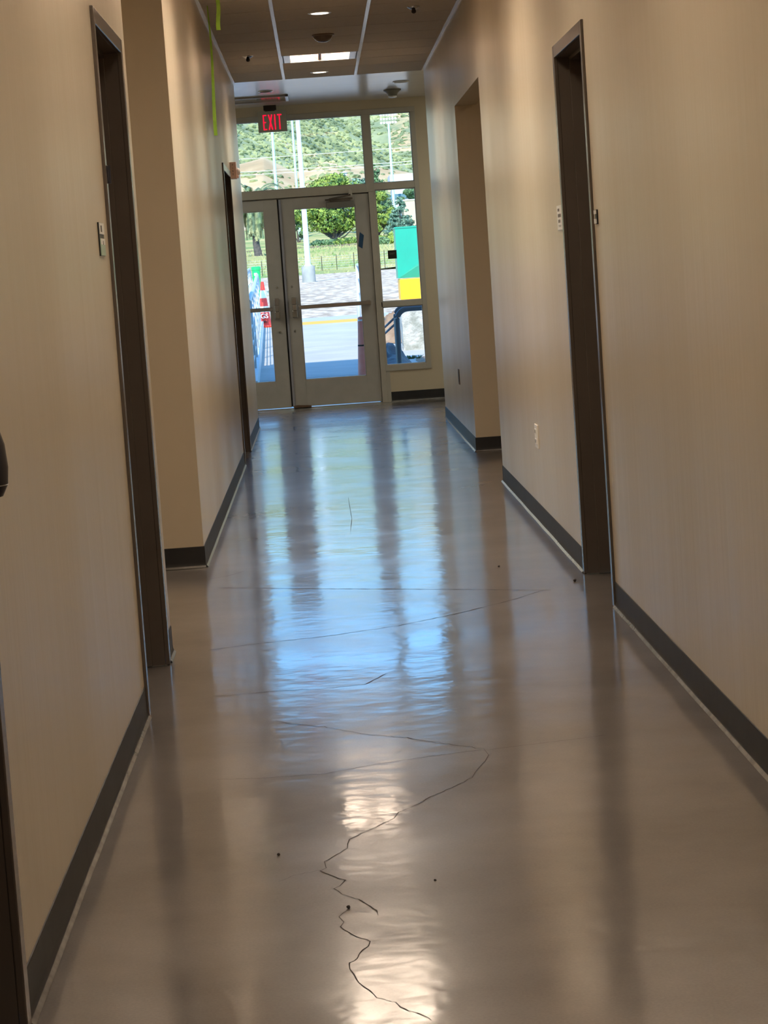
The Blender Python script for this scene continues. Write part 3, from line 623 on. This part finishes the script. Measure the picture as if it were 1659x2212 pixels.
# traffic cone
yc = 45.5; p = at(573, 702, yc); cx, cz = p.x, zg(yc); hs = at(574, 608, yc).z-cz
e = empty('traffic_cone', (cx, yc, cz), 'tall red traffic cone with two white bands lettered GS beside the railing', 'traffic cone')
MB().box(cx-.17, cx+.17, yc-.17, yc+.17, cz, cz+.035, 0, .01).build('base', M['orange'], e)
rr = lambda t: .135-.105*t
for (a, b, mt, nm) in ((.03, .33, 'orange', 'lower_body'), (.33, .46, 'refl', 'lower_band'), (.46, .64, 'orange', 'middle_body'), (.64, .81, 'refl', 'upper_band'), (.81, 1, 'orange', 'tip')):
    mb = MB(); k = .004 if mt == 'refl' else 0
    mb.lathe([(rr(a)+k, cz+hs*a), (rr(b)+k, cz+hs*b)], (cx, yc, 0), 24); mb.build(nm, M[mt], e)
text('lettering', 'GS', .13, M['refl'], (cx, yc-.15, cz+.22), (1, 0, 0), (0, .08, 1), e, .03)
text('lettering', '20422', .05, M['black'], (cx, yc-.155, cz+.11), (1, 0, .05), (0, .08, 1), e, .03)
# delineator tube right of the door
yd = 27.2; a = at(779, 686, yd); cx = a.x+.018
e = empty('delineator_cone', (cx, yd, zg(yd)), 'tall faded red delineator cone standing in shade just outside the right door', 'traffic cone')
MB().box(cx-.16, cx+.16, yd-.16, yd+.16, zg(yd), zg(yd)+.04, 0, .01).build('base', M['black'], e)
mb = MB(); mb.lathe([(.098, zg(yd)+.04), (.052, a.z), (.04, a.z+.01)], (cx, yd, 0), 22); mb.build('body', M['delin'], e)
for z in (.16, .42, .72):
    mb = MB(); mb.lathe([(.0985-.055*z, zg(yd)+z), (.0975-.055*z, zg(yd)+z+.018)], (cx, yd, 0), 22); mb.build('band', M['pebble'] if z < .6 else M['refl'], e)
# pale post right
a = at(772, 572, 40); b = at(775, 690, 40); e = empty('rail_post', (b.x, 40, zg(40)), 'pale blue railing end post seen past the right door stile', 'railing')
MB().tube([(b.x, 40, zg(40)), (a.x, 40, a.z)], .035, 10).build('post', M['galv'], e); MB().tube([(a.x+.0, 40, a.z), (a.x+.07, 39, a.z-.05), (a.x+.12, 36, a.z-.1)], .028, 8).build('top_rail', M['galv'], e)
for dz in (.25, .5): MB().tube([(a.x, 40, a.z-dz), (a.x+.12, 36, a.z-dz-.1)], .015, 6).build('bar', M['galv'], e)
# green machine on yellow base
ym = 60; zb0 = zg(ym)-.01; a = at(853, 493, ym); b = at(860, 603, ym); c = at(903, 570, ym)
x0 = a.x+.0; e = empty('hopper_machine', (x0+.9, ym+.6, zb0), 'big teal green hopper on a yellow base beyond the handrail', 'hopper')
zt_, zm, zk = a.z, b.z+.02, c.z
mb = MB(); X2 = x0+1.9
A = [(x0, ym, zm), (x0, ym, zt_), (X2, ym, zt_), (X2, ym, zk+ (zk-zm)*2.0), (c.x, ym, zk)]
mb.face([A[0], A[4], A[3], A[2], A[1]]); Bk = [(q[0], ym+1.4, q[2]) for q in A]
mb.face([Bk[1], Bk[2], Bk[3], Bk[4], Bk[0]]); mb.face([A[1], A[2], Bk[2], Bk[1]]); mb.face([A[0], A[1], Bk[1], Bk[0]]); mb.face([A[2], A[3], Bk[3], Bk[2]])
mb.build('hopper_body', M['teal'], e)
mb = MB(); F1 = (X2, ym+.35, zm-.02); mb.face([A[0], F1, A[3], A[4]]); mb.face([A[0], (x0, ym+1.4, zm), (X2, ym+1.4, zm), F1]); mb.face([F1, (X2, ym+1.4, zm), Bk[3], A[3]]); mb.build('sloping_chute', M['tealside'], e)
mb = MB(); mb.box(x0+.03, X2, ym+.02, ym+1.38, zb0, zm-.02, 0, .02); mb.build('yellow_base', M['yellow'], e)
mb = MB(); mb.box(x0-.02, X2+.02, ym-.02, ym+1.42, zt_-.01, zt_+.025); mb.build('top_rim', M['teal'], e)
# rough concrete block and dirt
a = at(866, 662, 34); 
e = MB(); e.box(a.x, a.x+2.2, 34, 34.8, zg(34)-.05, a.z); bmesh.ops.subdivide_edges(e.bm, edges=e.bm.edges[:], cuts=12, use_grid_fill=True)
for v in e.bm.verts: v.co += Vector((1, 1, 1))*.018*noise.noise(v.co*6)
tag(e.build('concrete_block', M['rough_conc']), 'rough pale concrete block behind the bent handrail', 'concrete block')
def mound(name, cx, cy, rx, ry, h, mat, lab, cat, seed, nn=22, jag=.35):
    mb = MB(); rows_ = []
    for j in range(nn+1):
        row = []
        for i in range(nn+1):
            u, v = 2*i/nn-1, 2*j/nn-1; r = math.hypot(u, v)
            z = max(0, 1-r*r)*h*(1+jag*noise.noise(Vector((u*4+seed, v*4, 0)))+jag*.6*noise.noise(Vector((u*11+seed, v*11, 3))))
            row.append(mb.bm.verts.new((cx+u*rx, cy+v*ry, zg(cy)-.01+z)))
        rows_.append(row)
    for a, b in zip(rows_, rows_[1:]):
        for i in range(nn): f = mb.bm.faces.new((a[i], a[i+1], b[i+1], b[i])); f.smooth = True
    return tag(mb.build(name, mat, recalc=False), lab, cat)
a = at(840, 700, 37); mound('dirt_mound', a.x+.05, 37, .42, .9, .42, M['dirt'], 'brown heap of soil left of the concrete block', 'dirt heap', 3)
a = at(842, 760, 31); mound('plastic_sheeting', a.x-.02, 30.8, .30, 1.7, .20, M['sheet'], 'crumpled grey blue plastic sheeting on the ground by the handrail', 'sheeting', 9, jag=.8)
a = at(895, 775, 31); mound('dirt_patch', a.x+.34, 31.2, .36, 1.2, .05, M['dirt'], 'thin patch of loose soil below the concrete block', 'soil', 5)
for k, (px, py) in enumerate(((892, 779), (905, 777), (888, 783))):
    a = at(px, py, 30.5); mb = MB(); random.seed(k)
    for q in range(26):
        an = random.uniform(0, 6.28); l = random.uniform(.03, .08); b0 = Vector((a.x, 30.5, zg(30.5)+.05)); t1 = b0+Vector((math.cos(an)*l, math.sin(an)*l, random.uniform(.0, .05)))
        mb.face([b0, b0+Vector((.008, 0, 0)), t1+Vector((.012, 0, .004)), t1])
    tag(mb.build('weed_tuft', M['leafC']), ['dark weed tuft on the loose soil', 'weed tuft right of the first on the soil', 'weed tuft nearest the window sill'][k], 'weed', 'weeds on the loose soil')
# green bin and rubble by it
yb = 80; a = at(541, 575, yb); b = at(566, 604, yb); cx = (a.x+b.x)/2; zb_ = zg(yb)
e = empty('green_bin', (cx, yb, zb_), 'bright green plastic bin beyond the railing, at the edge of the lot', 'bin')
w = (b.x-a.x)/2*.82; zt_ = at(553, 576, yb).z
mb = MB(); mb.lathe([(w*.82, zb_+.1), (w, zt_-.1)], (cx, yb, 0), 20); mb.build('tub', M['bing'], e)
mb = MB(); mb.lathe([(w*1.12, zt_-.12), (w*1.12, zt_-.02), (w*.9, zt_)], (cx, yb, 0), 20); mb.build('lid', M['bing'], e)
mb = MB(); mb.box(cx-w, cx+w*1.5, yb-.3, yb+.3, zb_, zb_+.14, 0, .02); mb.build('foot', M['bing'], e)
mb = MB(); mb.box(cx-w*.5, cx+w*.2, yb-w-.01, yb-w*.8, zt_-.32, zt_-.22); mb.build('white_label', M['refl'], e)
bm = bmesh.new(); bmesh.ops.create_icosphere(bm, subdivisions=3, radius=.38)
for v in bm.verts: v.co *= 1+.4*noise.noise(v.co*4); v.co.z = max(-.1, v.co.z*.7); v.co += Vector((cx+.70, yb+.5, zb_+.1))
m_ = MB(); m_.bm.free(); m_.bm = bm; tag(m_.build('rubble_bag', M['refl']), 'crumpled white bag beside the green bin', 'bag')
# light pole on a concrete base
yp = 110; a = at(651, 577, yp); b = at(680, 575, yp); cx = (a.x+b.x)/2; zb_ = zg(yp)-.02; r = (b.x-a.x)/2
e = empty('light_pole', (cx, yp, zb_), 'thick white light pole on a round concrete base in the dirt lot', 'light pole')
mb = MB(); mb.lathe([(r, zb_), (r, a.z), (r*.96, a.z+.03)], (cx, yp, 0), 28); mb.build('concrete_base', M['conc'], e)
mb = MB(); mb.lathe([(.21, a.z+.02), (.21, a.z+.06), (.16, a.z+.07), (.15, a.z+.12)], (cx, yp, 0), 20); mb.build('base_plate', M['polew'], e)
mb = MB(); mb.lathe([(.140, a.z+.05), (.118, a.z+4), (.08, 14)], (cx, yp, 0), 20); mb.build('shaft', M['polew'], e)
mb = MB(); mb.tube([(cx, yp, 13.9), (cx+1.2, yp, 14.2)], .04, 8); mb.box(cx+1.1, cx+1.9, yp-.2, yp+.2, 14.12, 14.3, 0, .03); mb.build('lamp_head', M['polew'], e)
# stadium lights
def stadium(px_t, py_t, px_b, py_b, Y, top, lab, r=.16):
    a = at(px_b, py_b, Y); zt0 = at(px_t, py_t, Y).z; z0 = zg(Y) if Y < 400 else 15
    zt = zt0 if top else zt0+7
    e = empty('stadium_light', (a.x, Y, z0), lab, 'floodlight', 'tall stadium light poles')
    mb = MB(); mb.lathe([(r, z0), (r*.62, zt)], (a.x, Y, 0), 12); mb.build('pole', M['poleb'], e)
    for row in range(4):
        z = zt-.2+row*.50; mb = MB(); mb.tube([(a.x-1.05, Y, z), (a.x+1.05, Y, z)], .04, 6); mb.build('crossarm', M['galvdark'], e)
        for k in range(6 if row < 3 else 4):
            x_ = a.x+(k-(2.5 if row < 3 else 1.5))*.38
            mb = MB(); mb.lathe([(.05, .2), (.15, .05), (.165, -.08), (.14, -.085)], (x_, Y, z+.05), 10, axis='y'); mb.build('floodlight', M['polew'], e)
    return e
stadium(588, 285, 597, 412, 260, False, 'thin pale blue stadium pole left, below the EXIT sign', .2)
stadium(636, 262, 641, 405, 262, False, 'thin pale blue stadium pole just left of the white light pole', .17)
stadium(843, 262, 848, 398, 300, True, 'pale blue stadium pole topped by rows of floodlights in the side window', .22)
# overhead wires
for k, (p, q) in enumerate((((515, 345), (893, 318)), ((520, 373), (893, 349)), ((518, 380), (893, 355)))):
    a = at(*p, 200); b = at(*q, 200); dx = (b-a)/(b.x-a.x); mb = MB(); pts = []
    for i in range(25):
        X = -60+5*i; c = a+dx*(X-a.x); pts.append((X, 200, c.z+.0006*(X-1)**2))
    mb.tube(pts, .024, 6); tag(mb.build('overhead_wire', M['wire']), ['topmost overhead wire crossing the hill view', 'middle overhead wire crossing the hill view', 'lowest overhead wire crossing the hill view'][k], 'wire', 'overhead wires')
for X in (-60, 60):
    zt_ = 14.5; e = empty('utility_pole', (X, 200, zg(200)), 'wooden utility pole carrying the wires at the %s' % ('left' if X < 0 else 'right'), 'utility pole')
    MB().tube([(X, 200, zg(200)-.2), (X, 200, zt_)], .18, 10).build('pole', M['wood'], e); MB().box(X-.08, X+.08, 199, 201, 11.5, 11.7).build('crossarm', M['wood'], e)
# wire fence at the meadow edge
yf = 150; e = empty('wire_fence', (0, yf, zg(yf)), 'wire fence with thin dark posts between dirt lot and meadow', 'fence')
for k in range(-22, 27):
    X = .35+k*1.0+random.uniform(-.1, .1)
    MB().box(X-.022, X+.022, yf-.02, yf+.02, zg(yf)-.3, zg(yf)+random.uniform(1.05, 1.3)).build('post', M['pebble'], e)
mb = MB()
for k in range(7): mb.tube([(-22, yf, zg(yf)+.12+.16*k), (27, yf, zg(yf)+.12+.16*k)], .007, 4)
mb.build('wires', M['galv'], e)
# ------------------------------------------------------------------ vegetation
def leaves(mb, blobs, n, size, seed, flat=.0):
    rd = random.Random(seed); tot = sum(b[1][0]*b[1][2] for b in blobs)
    for (c, R) in blobs:
        m_ = int(n*R[0]*R[2]/tot)
        for _ in range(m_):
            d_ = Vector((rd.gauss(0, 1), rd.gauss(0, 1), rd.gauss(0, 1))).normalized(); k = rd.uniform(.72, 1.05)
            p = Vector((c[0]+d_.x*R[0]*k, c[1]+d_.y*R[1]*k, c[2]+d_.z*R[2]*k))
            nrm = (d_+Vector((rd.uniform(-1, 1), rd.uniform(-1, 1), rd.uniform(-1, 1)))*.7).normalized()
            t = nrm.cross(Vector((rd.uniform(-1, 1), rd.uniform(-1, 1), rd.uniform(-1, 1)))).normalized(); b = nrm.cross(t); s = size*rd.uniform(.5, 1.2)
            mb.bm.faces.new([mb.bm.verts.new(p+q) for q in (t*s-b*s*.15, b*s*.6, -t*s+b*s*.1, -b*s*.55)])
def tree(cx, cy, z0, w, h, ztrunk, nbl, n, size, seed, mat, lab, name='tree', limbs=True, cat='tree'):
    rd = random.Random(seed); e = empty(name, (cx, cy, z0), lab, cat)
    blobs = []
    for k in range(nbl):
        a = rd.uniform(0, 6.28); r = math.sqrt(rd.random())*.72; zz = rd.uniform(.08, .92); sh = math.sin(PI*min(1, .18+zz*.8))
        R = w*.5*rd.uniform(.17, .30)
        blobs.append(((cx+math.cos(a)*r*w*.5*sh*1.15, cy+math.sin(a)*r*w*.35*sh, ztrunk+(h-(ztrunk-z0))*zz), (R*1.1, R, R*.62)))
    mb = MB(); leaves(mb, blobs, n, size, seed); mb.build('crown', mat, e, recalc=False)
    mb = MB(); mb.tube([(cx, cy, z0-.2), (cx+.1, cy, ztrunk-.2), (cx, cy, ztrunk+h*.3)], w*.035, 10, r1=w*.015)
    if limbs:
        for b in blobs[::2]:
            c = Vector(b[0]); s = Vector((cx, cy, z0+(ztrunk-z0)*rd.uniform(.25, .9))); m1 = (s+c)/2+Vector((0, 0, -.3)); mb.tube([s, m1, c], w*.013, 6, r1=.03)
    mb.build('trunk', M['bark'], e); return e
def conifer(cx, cy, z0, w, h, n, size, seed, mat, lab):
    rd = random.Random(seed); e = empty('conifer', (cx, cy, z0), lab, 'tree'); mb = MB(); blobs = []
    for k in range(26):
        t = k/26; r = w/2*(1-t)**.8+.1
        for q in range(max(2, int(6*(1-t)))):
            a = rd.uniform(0, 6.28); blobs.append(((cx+math.cos(a)*r*.6, cy+math.sin(a)*r*.6, z0+h*(.06+.92*t)), (r*.5, r*.5, h*.035)))
    leaves(mb, blobs, n, size, seed); mb.build('crown', mat, e, recalc=False)
    MB().tube([(cx, cy, z0-.2), (cx, cy, z0+h*.9)], w*.05, 8, r1=.03).build('trunk', M['bark'], e); return e
def gx(px, Y): return at(px, 500, Y).x
# the big leafy tree seen through the doors
zT = zg(240)
tree(gx(722, 240), 240, zT, 8.6, at(725, 378, 240).z-zT, zT+1.3, 95, 17000, .17, 11, M['leafA'], 'broad sunlit green tree filling the right door pane')
tree(gx(800, 236)+.9, 243, zT, 4.6, at(820, 400, 238).z-zT-.3, zT+1.0, 44, 8000, .17, 12, M['leafA'], 'bright green tree seen at the left of the side window')
tree(gx(642, 250), 250, zg(250), 3.4, at(640, 455, 250).z-zg(250), zg(250)+.3, 12, 2600, .2, 14, M['leafC'], 'small dark green tree left of the light pole')
tree(gx(785, 262), 264, zg(264), 7.5, at(780, 383, 264).z-zg(264), zg(264)+1.5, 26, 6500, .22, 15, M['leafB'], 'darker blue green tree behind the broad sunlit tree')
conifer(gx(866, 230)+.05, 231, zg(231), 3.6, at(860, 422, 231).z-zg(231), 5200, .15, 16, M['leafB'], 'blue green spruce in front of the beige building')
conifer(gx(820, 285), 285, zg(285), 4.6, at(818, 352, 285).z-zg(285), 4200, .22, 17, M['leafC'], 'tall dark conifer behind the trees in the side window')
tree(gx(893, 300), 300, zg(300), 4.2, at(893, 402, 300).z-zg(300), zg(300)+.5, 12, 2600, .24, 18, M['leafC'], 'grey green tree under the white battlemented building')
tree(gx(858, 318), 316, zg(316), 4.6, at(850, 402, 316).z-zg(316), zg(316)+.5, 12, 2600, .24, 28, M['leafB'], 'dim blue green tree behind the spruce')
conifer(gx(733, 290), 290, zg(290), 2.6, at(733, 370, 290).z-zg(290), 2000, .22, 19, M['leafC'], 'small pointed conifer beside the white house')
tree(gx(592, 200), 255, zg(255), 3.4, at(580, 408, 255).z-zg(255), zg(255)+.5, 12, 2400, .22, 20, M['leafB'], 'grey green tree right of the palm')
for k, (px, Y, w, hh) in enumerate(((835, 205, 2.0, .9), (818, 200, 1.5, .8), (760, 228, 3.2, .8), (700, 232, 2.4, .7), (868, 208, 2.2, 1.3))):
    cx = gx(px, Y); e = empty('shrub', (cx, Y, zg(Y)), ['low shrub below the side window trees', 'smaller low shrub at the left of the side window', 'low shrub at the foot of the broad tree', 'low shrub beside the leaning trunk', 'taller shrub behind the teal hopper'][k], 'shrub', 'low shrubs at the meadow edge')
    mb = MB(); leaves(mb, [((cx+w*.3*q, Y, zg(Y)+hh*.45), (w*.3, .6, hh*.5)) for q in (-1, 0, 1)], 900, .14, 40+k); mb.build('foliage', M['leafC'] if k % 2 else M['leafA'], e, recalc=False)
# palm
def palm(cx, cy, z0, zc, lab, seed=5):
    rd = random.Random(seed); e = empty('palm_tree', (cx, cy, z0), lab, 'palm tree')
    mb = MB(); mb.tube([(cx+.15, cy, z0-.1), (cx+.1, cy, z0+.35), (cx+.02, cy, z0+1), (cx, cy, zc)], .34, 14, r1=.24); mb.build('trunk', M['bark'], e)
    for k in range(100):
        a = rd.uniform(0, 6.28); el = math.asin(rd.uniform(-.45, 1.0)); L = rd.uniform(2.4, 3.4); mb = MB()
        if k >= 60: el = rd.uniform(-1.35, -.6); L = rd.uniform(1.8, 3.0)
        hd = Vector((math.cos(a), math.sin(a), 0)); side = Vector((-math.sin(a), math.cos(a), 0)); p = Vector((cx, cy, zc))+hd*.2; pts = [p.copy()]; ang = el; n = 11
        for i in range(n): p = p+(hd*math.cos(ang)+Vector((0, 0, 1))*math.sin(ang))*L/n; ang = max(-1.5, ang-.10-.15*i/n*1.6); pts.append(p.copy())
        mb.tube(pts, .035, 4, r1=.012)
        for i in range(1, n):
            for s in (-1, 1):
                for j in (0, .5):
                    b = pts[i]+(pts[i+1]-pts[i])*j; l = .42*math.sin(PI*(.12+.8*i/n)); dr = (pts[i+1]-pts[i]).normalized()
                    tp = b+side*s*l*.75+dr*l*.55+Vector((0, 0, -l*.35)); mb.face([b-dr*.09, b+dr*.09, tp])
        mb.build('frond', M['frond'] if k >= 52 else M['frond_green'], e, recalc=False)
palm(gx(551, 180), 180, zg(180), at(546, 440, 180).z, 'palm with drooping fronds seen through the left door pane')
# buildings on the slope
def bpart(name, mat, e, *q, bev=0): return MB().box(*q, 0, bev).build(name, mat, e)
a = at(846, 378, 330); b = at(893, 390, 330); e = empty('battlement_building', (a.x+6, 335, 9), 'long white building with a row of dark notches in the side window', 'building')
bpart('wall', M['bldw'], e, a.x, a.x+22, 330, 340, 8, b.z-1.0); bpart('parapet', M['bldw'], e, a.x-.3, a.x+22.3, 329.7, 340.3, b.z-.15, a.z+.05)
bpart('recess', M['window'], e, a.x+.1, a.x+21.9, 330.6, 339, b.z-1.0, b.z-.15)
for k in range(38): bpart('pier', M['bldw'], e, a.x+k*.58, a.x+k*.58+.3, 330, 330.5, b.z-1.0, b.z-.15)
a = at(738, 372, 300); b = at(750, 390, 300); e = empty('white_house', (a.x, 300, 8), 'small white house top rising over the broad tree', 'building')
bpart('wall', M['bldw'], e, a.x, b.x, 300, 303, 7, a.z-.1); MB().prism([(a.x-.15, a.z-.1), (b.x+.15, a.z-.1), ((a.x+b.x)/2, a.z+.15)], 299.8, 303.2, 'y').build('roof', M['bldw'], e)
bpart('window', M['window'], e, a.x+.25, a.x+.5, 299.96, 300.02, a.z-1.0, a.z-.4)
a = at(871, 432, 280); b = at(905, 455, 280); e = empty('beige_building', (a.x+3, 283, 6), 'flat beige building beyond the spruce in the side window', 'building')
bpart('wall', M['bldb'], e, a.x, a.x+12, 280, 288, 5, a.z-.1); bpart('roof_edge', M['refl'], e, a.x-.1, a.x+12.1, 279.9, 288.1, a.z-.1, a.z+.03)
a = at(843, 420, 305); e = empty('roofed_shed', (a.x+2, 306, 8), 'blue grey shed roof glimpsed between the trees', 'building')
bpart('wall', M['bldw'], e, a.x, a.x+4.2, 305, 308, 7, a.z-.6); MB().prism([(a.x-.2, a.z-.6), (a.x+4.4, a.z-.6), (a.x+4.0, a.z), (a.x+.2, a.z)], 304.8, 308.2, 'y').build('roof', M['bldroof'], e)
# ------------------------------------------------------------------ hills
def interp(x, pts):
    if x <= pts[0][0]:
        (x0, y0), (x1, y1) = pts[0], pts[1]
    elif x >= pts[-1][0]:
        (x0, y0), (x1, y1) = pts[-2], pts[-1]
    else:
        for (x0, y0), (x1, y1) in zip(pts, pts[1:]):
            if x <= x1: break
    return y0+(y1-y0)*(x-x0)/(x1-x0)
EA = [(-.25, .10), (-.10, .085), (-.031, .0520), (-.020, .0535), (-.0065, .0455), (.006, .0490), (.018, .0460), (.0444, .0390), (.10, .036), (.25, .04)]
EB = [(-.25, .16), (-.08, .12), (-.01, .085), (.0075, .0708), (.0248, .0576), (.0446, .0440), (.09, .036), (.25, .05)]
def nz3(x, y, s, k=0): return noise.noise(Vector((x*s, y*s, k)))
def hz(X, Y):
    u = X/Y
    za = 1.34+430*interp(X/430, EA)-abs(Y-430)*(.20 if Y < 430 else .10)
    zb__ = 1.34+760*interp(X/760, EB)-abs(Y-760)*(.19 if Y < 760 else .08)
    zc_ = 1.34+1400*(.128+.010*nz3(X, 0, .004))-max(0, 1400-Y)*.27+(Y-1400)*.05*(Y > 1400)
    base = 10+(Y-330)*.05
    r = max(base, za, zb__, zc_); which = (base, za, zb__, zc_).index(r)
    amp = min(1, (Y-300)/200)
    r += amp*(2.2*nz3(X, Y, .03)+1.2*nz3(X, Y, .08, 2)+ (4*nz3(X, Y, .010, 7) if which == 3 else 0))
    return r, which
mb = MB(); NX, NY = 300, 260; vs = []; soil = []
for j in range(NY+1):
    Y = 300+(1480-300)*(j/NY)**1.25; row = []
    for i in range(NX+1):
        s = (i/NX*2-1); u = (.035*s+.25*s**5) if False else (.06*s+.22*s*abs(s)**3); X = u*Y+.006*Y
        z, w = hz(X, Y)
        if Y < 345: z = zg(Y)*(345-Y)/45+z*(Y-300)/45 if Y > 300 else zg(Y)
        if j == 0: z -= 1
        row.append(mb.bm.verts.new((X, Y, z)))
        so = {0: .70, 1: .72, 2: .37, 3: .36}[w]+.16*nz3(X, Y, .02, 4)
        if w == 1: so += .12*(1-(z-10)/15)
        if w == 3 and X > .035*Y and z/Y > .052: so += .26
        soil.append(so)
    vs.append(row)
for a, b in zip(vs, vs[1:]):
    for i in range(NX): f = mb.bm.faces.new((a[i], a[i+1], b[i+1], b[i])); f.smooth = True
ho = mb.build('hillside', M['hill'], recalc=False); at_ = ho.data.attributes.new('soil', 'FLOAT', 'POINT'); at_.data.foreach_set('value', soil)
S(ho, 'green and tan scrub covered hillside filling the upper windows', 'hill')
# scrub bushes on the hill: nobody could count them
import array
rd = random.Random(3); V = []; Fc = []
ico = bmesh.new(); bmesh.ops.create_icosphere(ico, subdivisions=1, radius=1); iv = [v.co.copy() for v in ico.verts]; ifc = [[v.index for v in f.verts] for f in ico.faces]; ico.free()
cnt = 0
while cnt < 15000:
    q_ = rd.random(); Y = rd.uniform(345, 480) if q_ < .3 else (rd.uniform(480, 850) if q_ < .72 else rd.uniform(850, 1400)); u = rd.uniform(-.055, .07); X = u*Y; z, w = hz(X, Y)
    dens = {0: .2, 1: .16, 2: .9, 3: .9}[w]
    if rd.random() > dens: continue
    if w == 1 and nz3(X, Y, .04, 9) < -.02: continue
    cnt += 1; s = rd.uniform(.3, 1.0)*(.25+Y/900); o = len(V)
    for p in iv:
        k = s*(1+.35*rd.uniform(-1, 1)); V.append((X+p.x*k*1.25, Y+p.y*k, z+p.z*k*.7+s*.15))
    Fc += [[o+q for q in f] for f in ifc]
me = bpy.data.meshes.new('scrub'); me.from_pydata(V, [], Fc); me.materials.append(M['scrub']); so_ = bpy.data.objects.new('scrub_bushes', me); C.objects.link(so_)
tag(so_, 'low green scrub bushes dotted over the hillside', 'scrub', kind='stuff')
# meadow grass tufts
rd = random.Random(8); mb = MB()
for _ in range(9000):
    Y = rd.uniform(147, 236); X = rd.uniform(-.05, .07)*Y; z = zg(Y)-.1; h = rd.uniform(.14, .36); w = rd.uniform(.03, .10); b = rd.uniform(-.2, .2)
    mb.face([(X-w, Y, z), (X+w, Y+rd.uniform(-.1, .1), z), (X+b, Y, z+h)])
tag(mb.build('meadow_grass', pm('grass blades', (.20, .29, .10), (.44, .37, .18), .12, rough=.9, detail=8, lo=.4, hi=.58), recalc=False), 'loose green and straw coloured meadow grass', 'grass', kind='stuff')
# ------------------------------------------------------------------ light
az, el = math.radians(12), math.radians(41.3)
sd = Vector((-math.sin(az)*math.cos(el), -math.cos(az)*math.cos(el), math.sin(el)))
sun = bpy.data.lights.new('sun', 'SUN'); sun.energy = 5.6; sun.angle = math.radians(.53); sun.color = (1, .89, .74)
so = bpy.data.objects.new('sun', sun); C.objects.link(so); so.rotation_euler = sd.to_track_quat('Z', 'Y').to_euler(); so.location = (0, 0, 50)
w = bpy.data.worlds.new('sky'); bpy.context.scene.world = w; w.use_nodes = True; nt = w.node_tree
bg = nt.nodes['Background']; sk = nt.nodes.new('ShaderNodeTexSky'); sk.sky_type = 'NISHITA'; sk.sun_disc = False; sk.sun_elevation = el; sk.sun_rotation = PI+az; sk.air_density = 1.0; sk.dust_density = .6; sk.ozone_density = 1.5
mx = nt.nodes.new('ShaderNodeMix'); mx.data_type = 'RGBA'; mx.blend_type = 'MULTIPLY'; mx.inputs[0].default_value = 1; mx.inputs[7].default_value = (.50, .93, 1.32, 1)
nt.links.new(sk.outputs[0], mx.inputs[6]); nt.links.new(mx.outputs[2], bg.inputs[0]); bg.inputs[1].default_value = .36
sc = bpy.context.scene
sc.view_settings.view_transform = 'Standard'; sc.view_settings.look = 'None'; sc.view_settings.gamma = 1; sc.view_settings.use_curve_mapping = False; sc.view_settings.exposure = .35
try:
    sc.cycles.max_bounces = 10; sc.cycles.diffuse_bounces = 5; sc.cycles.glossy_bounces = 6; sc.cycles.transparent_max_bounces = 12; sc.cycles.use_light_tree = True
except Exception: pass
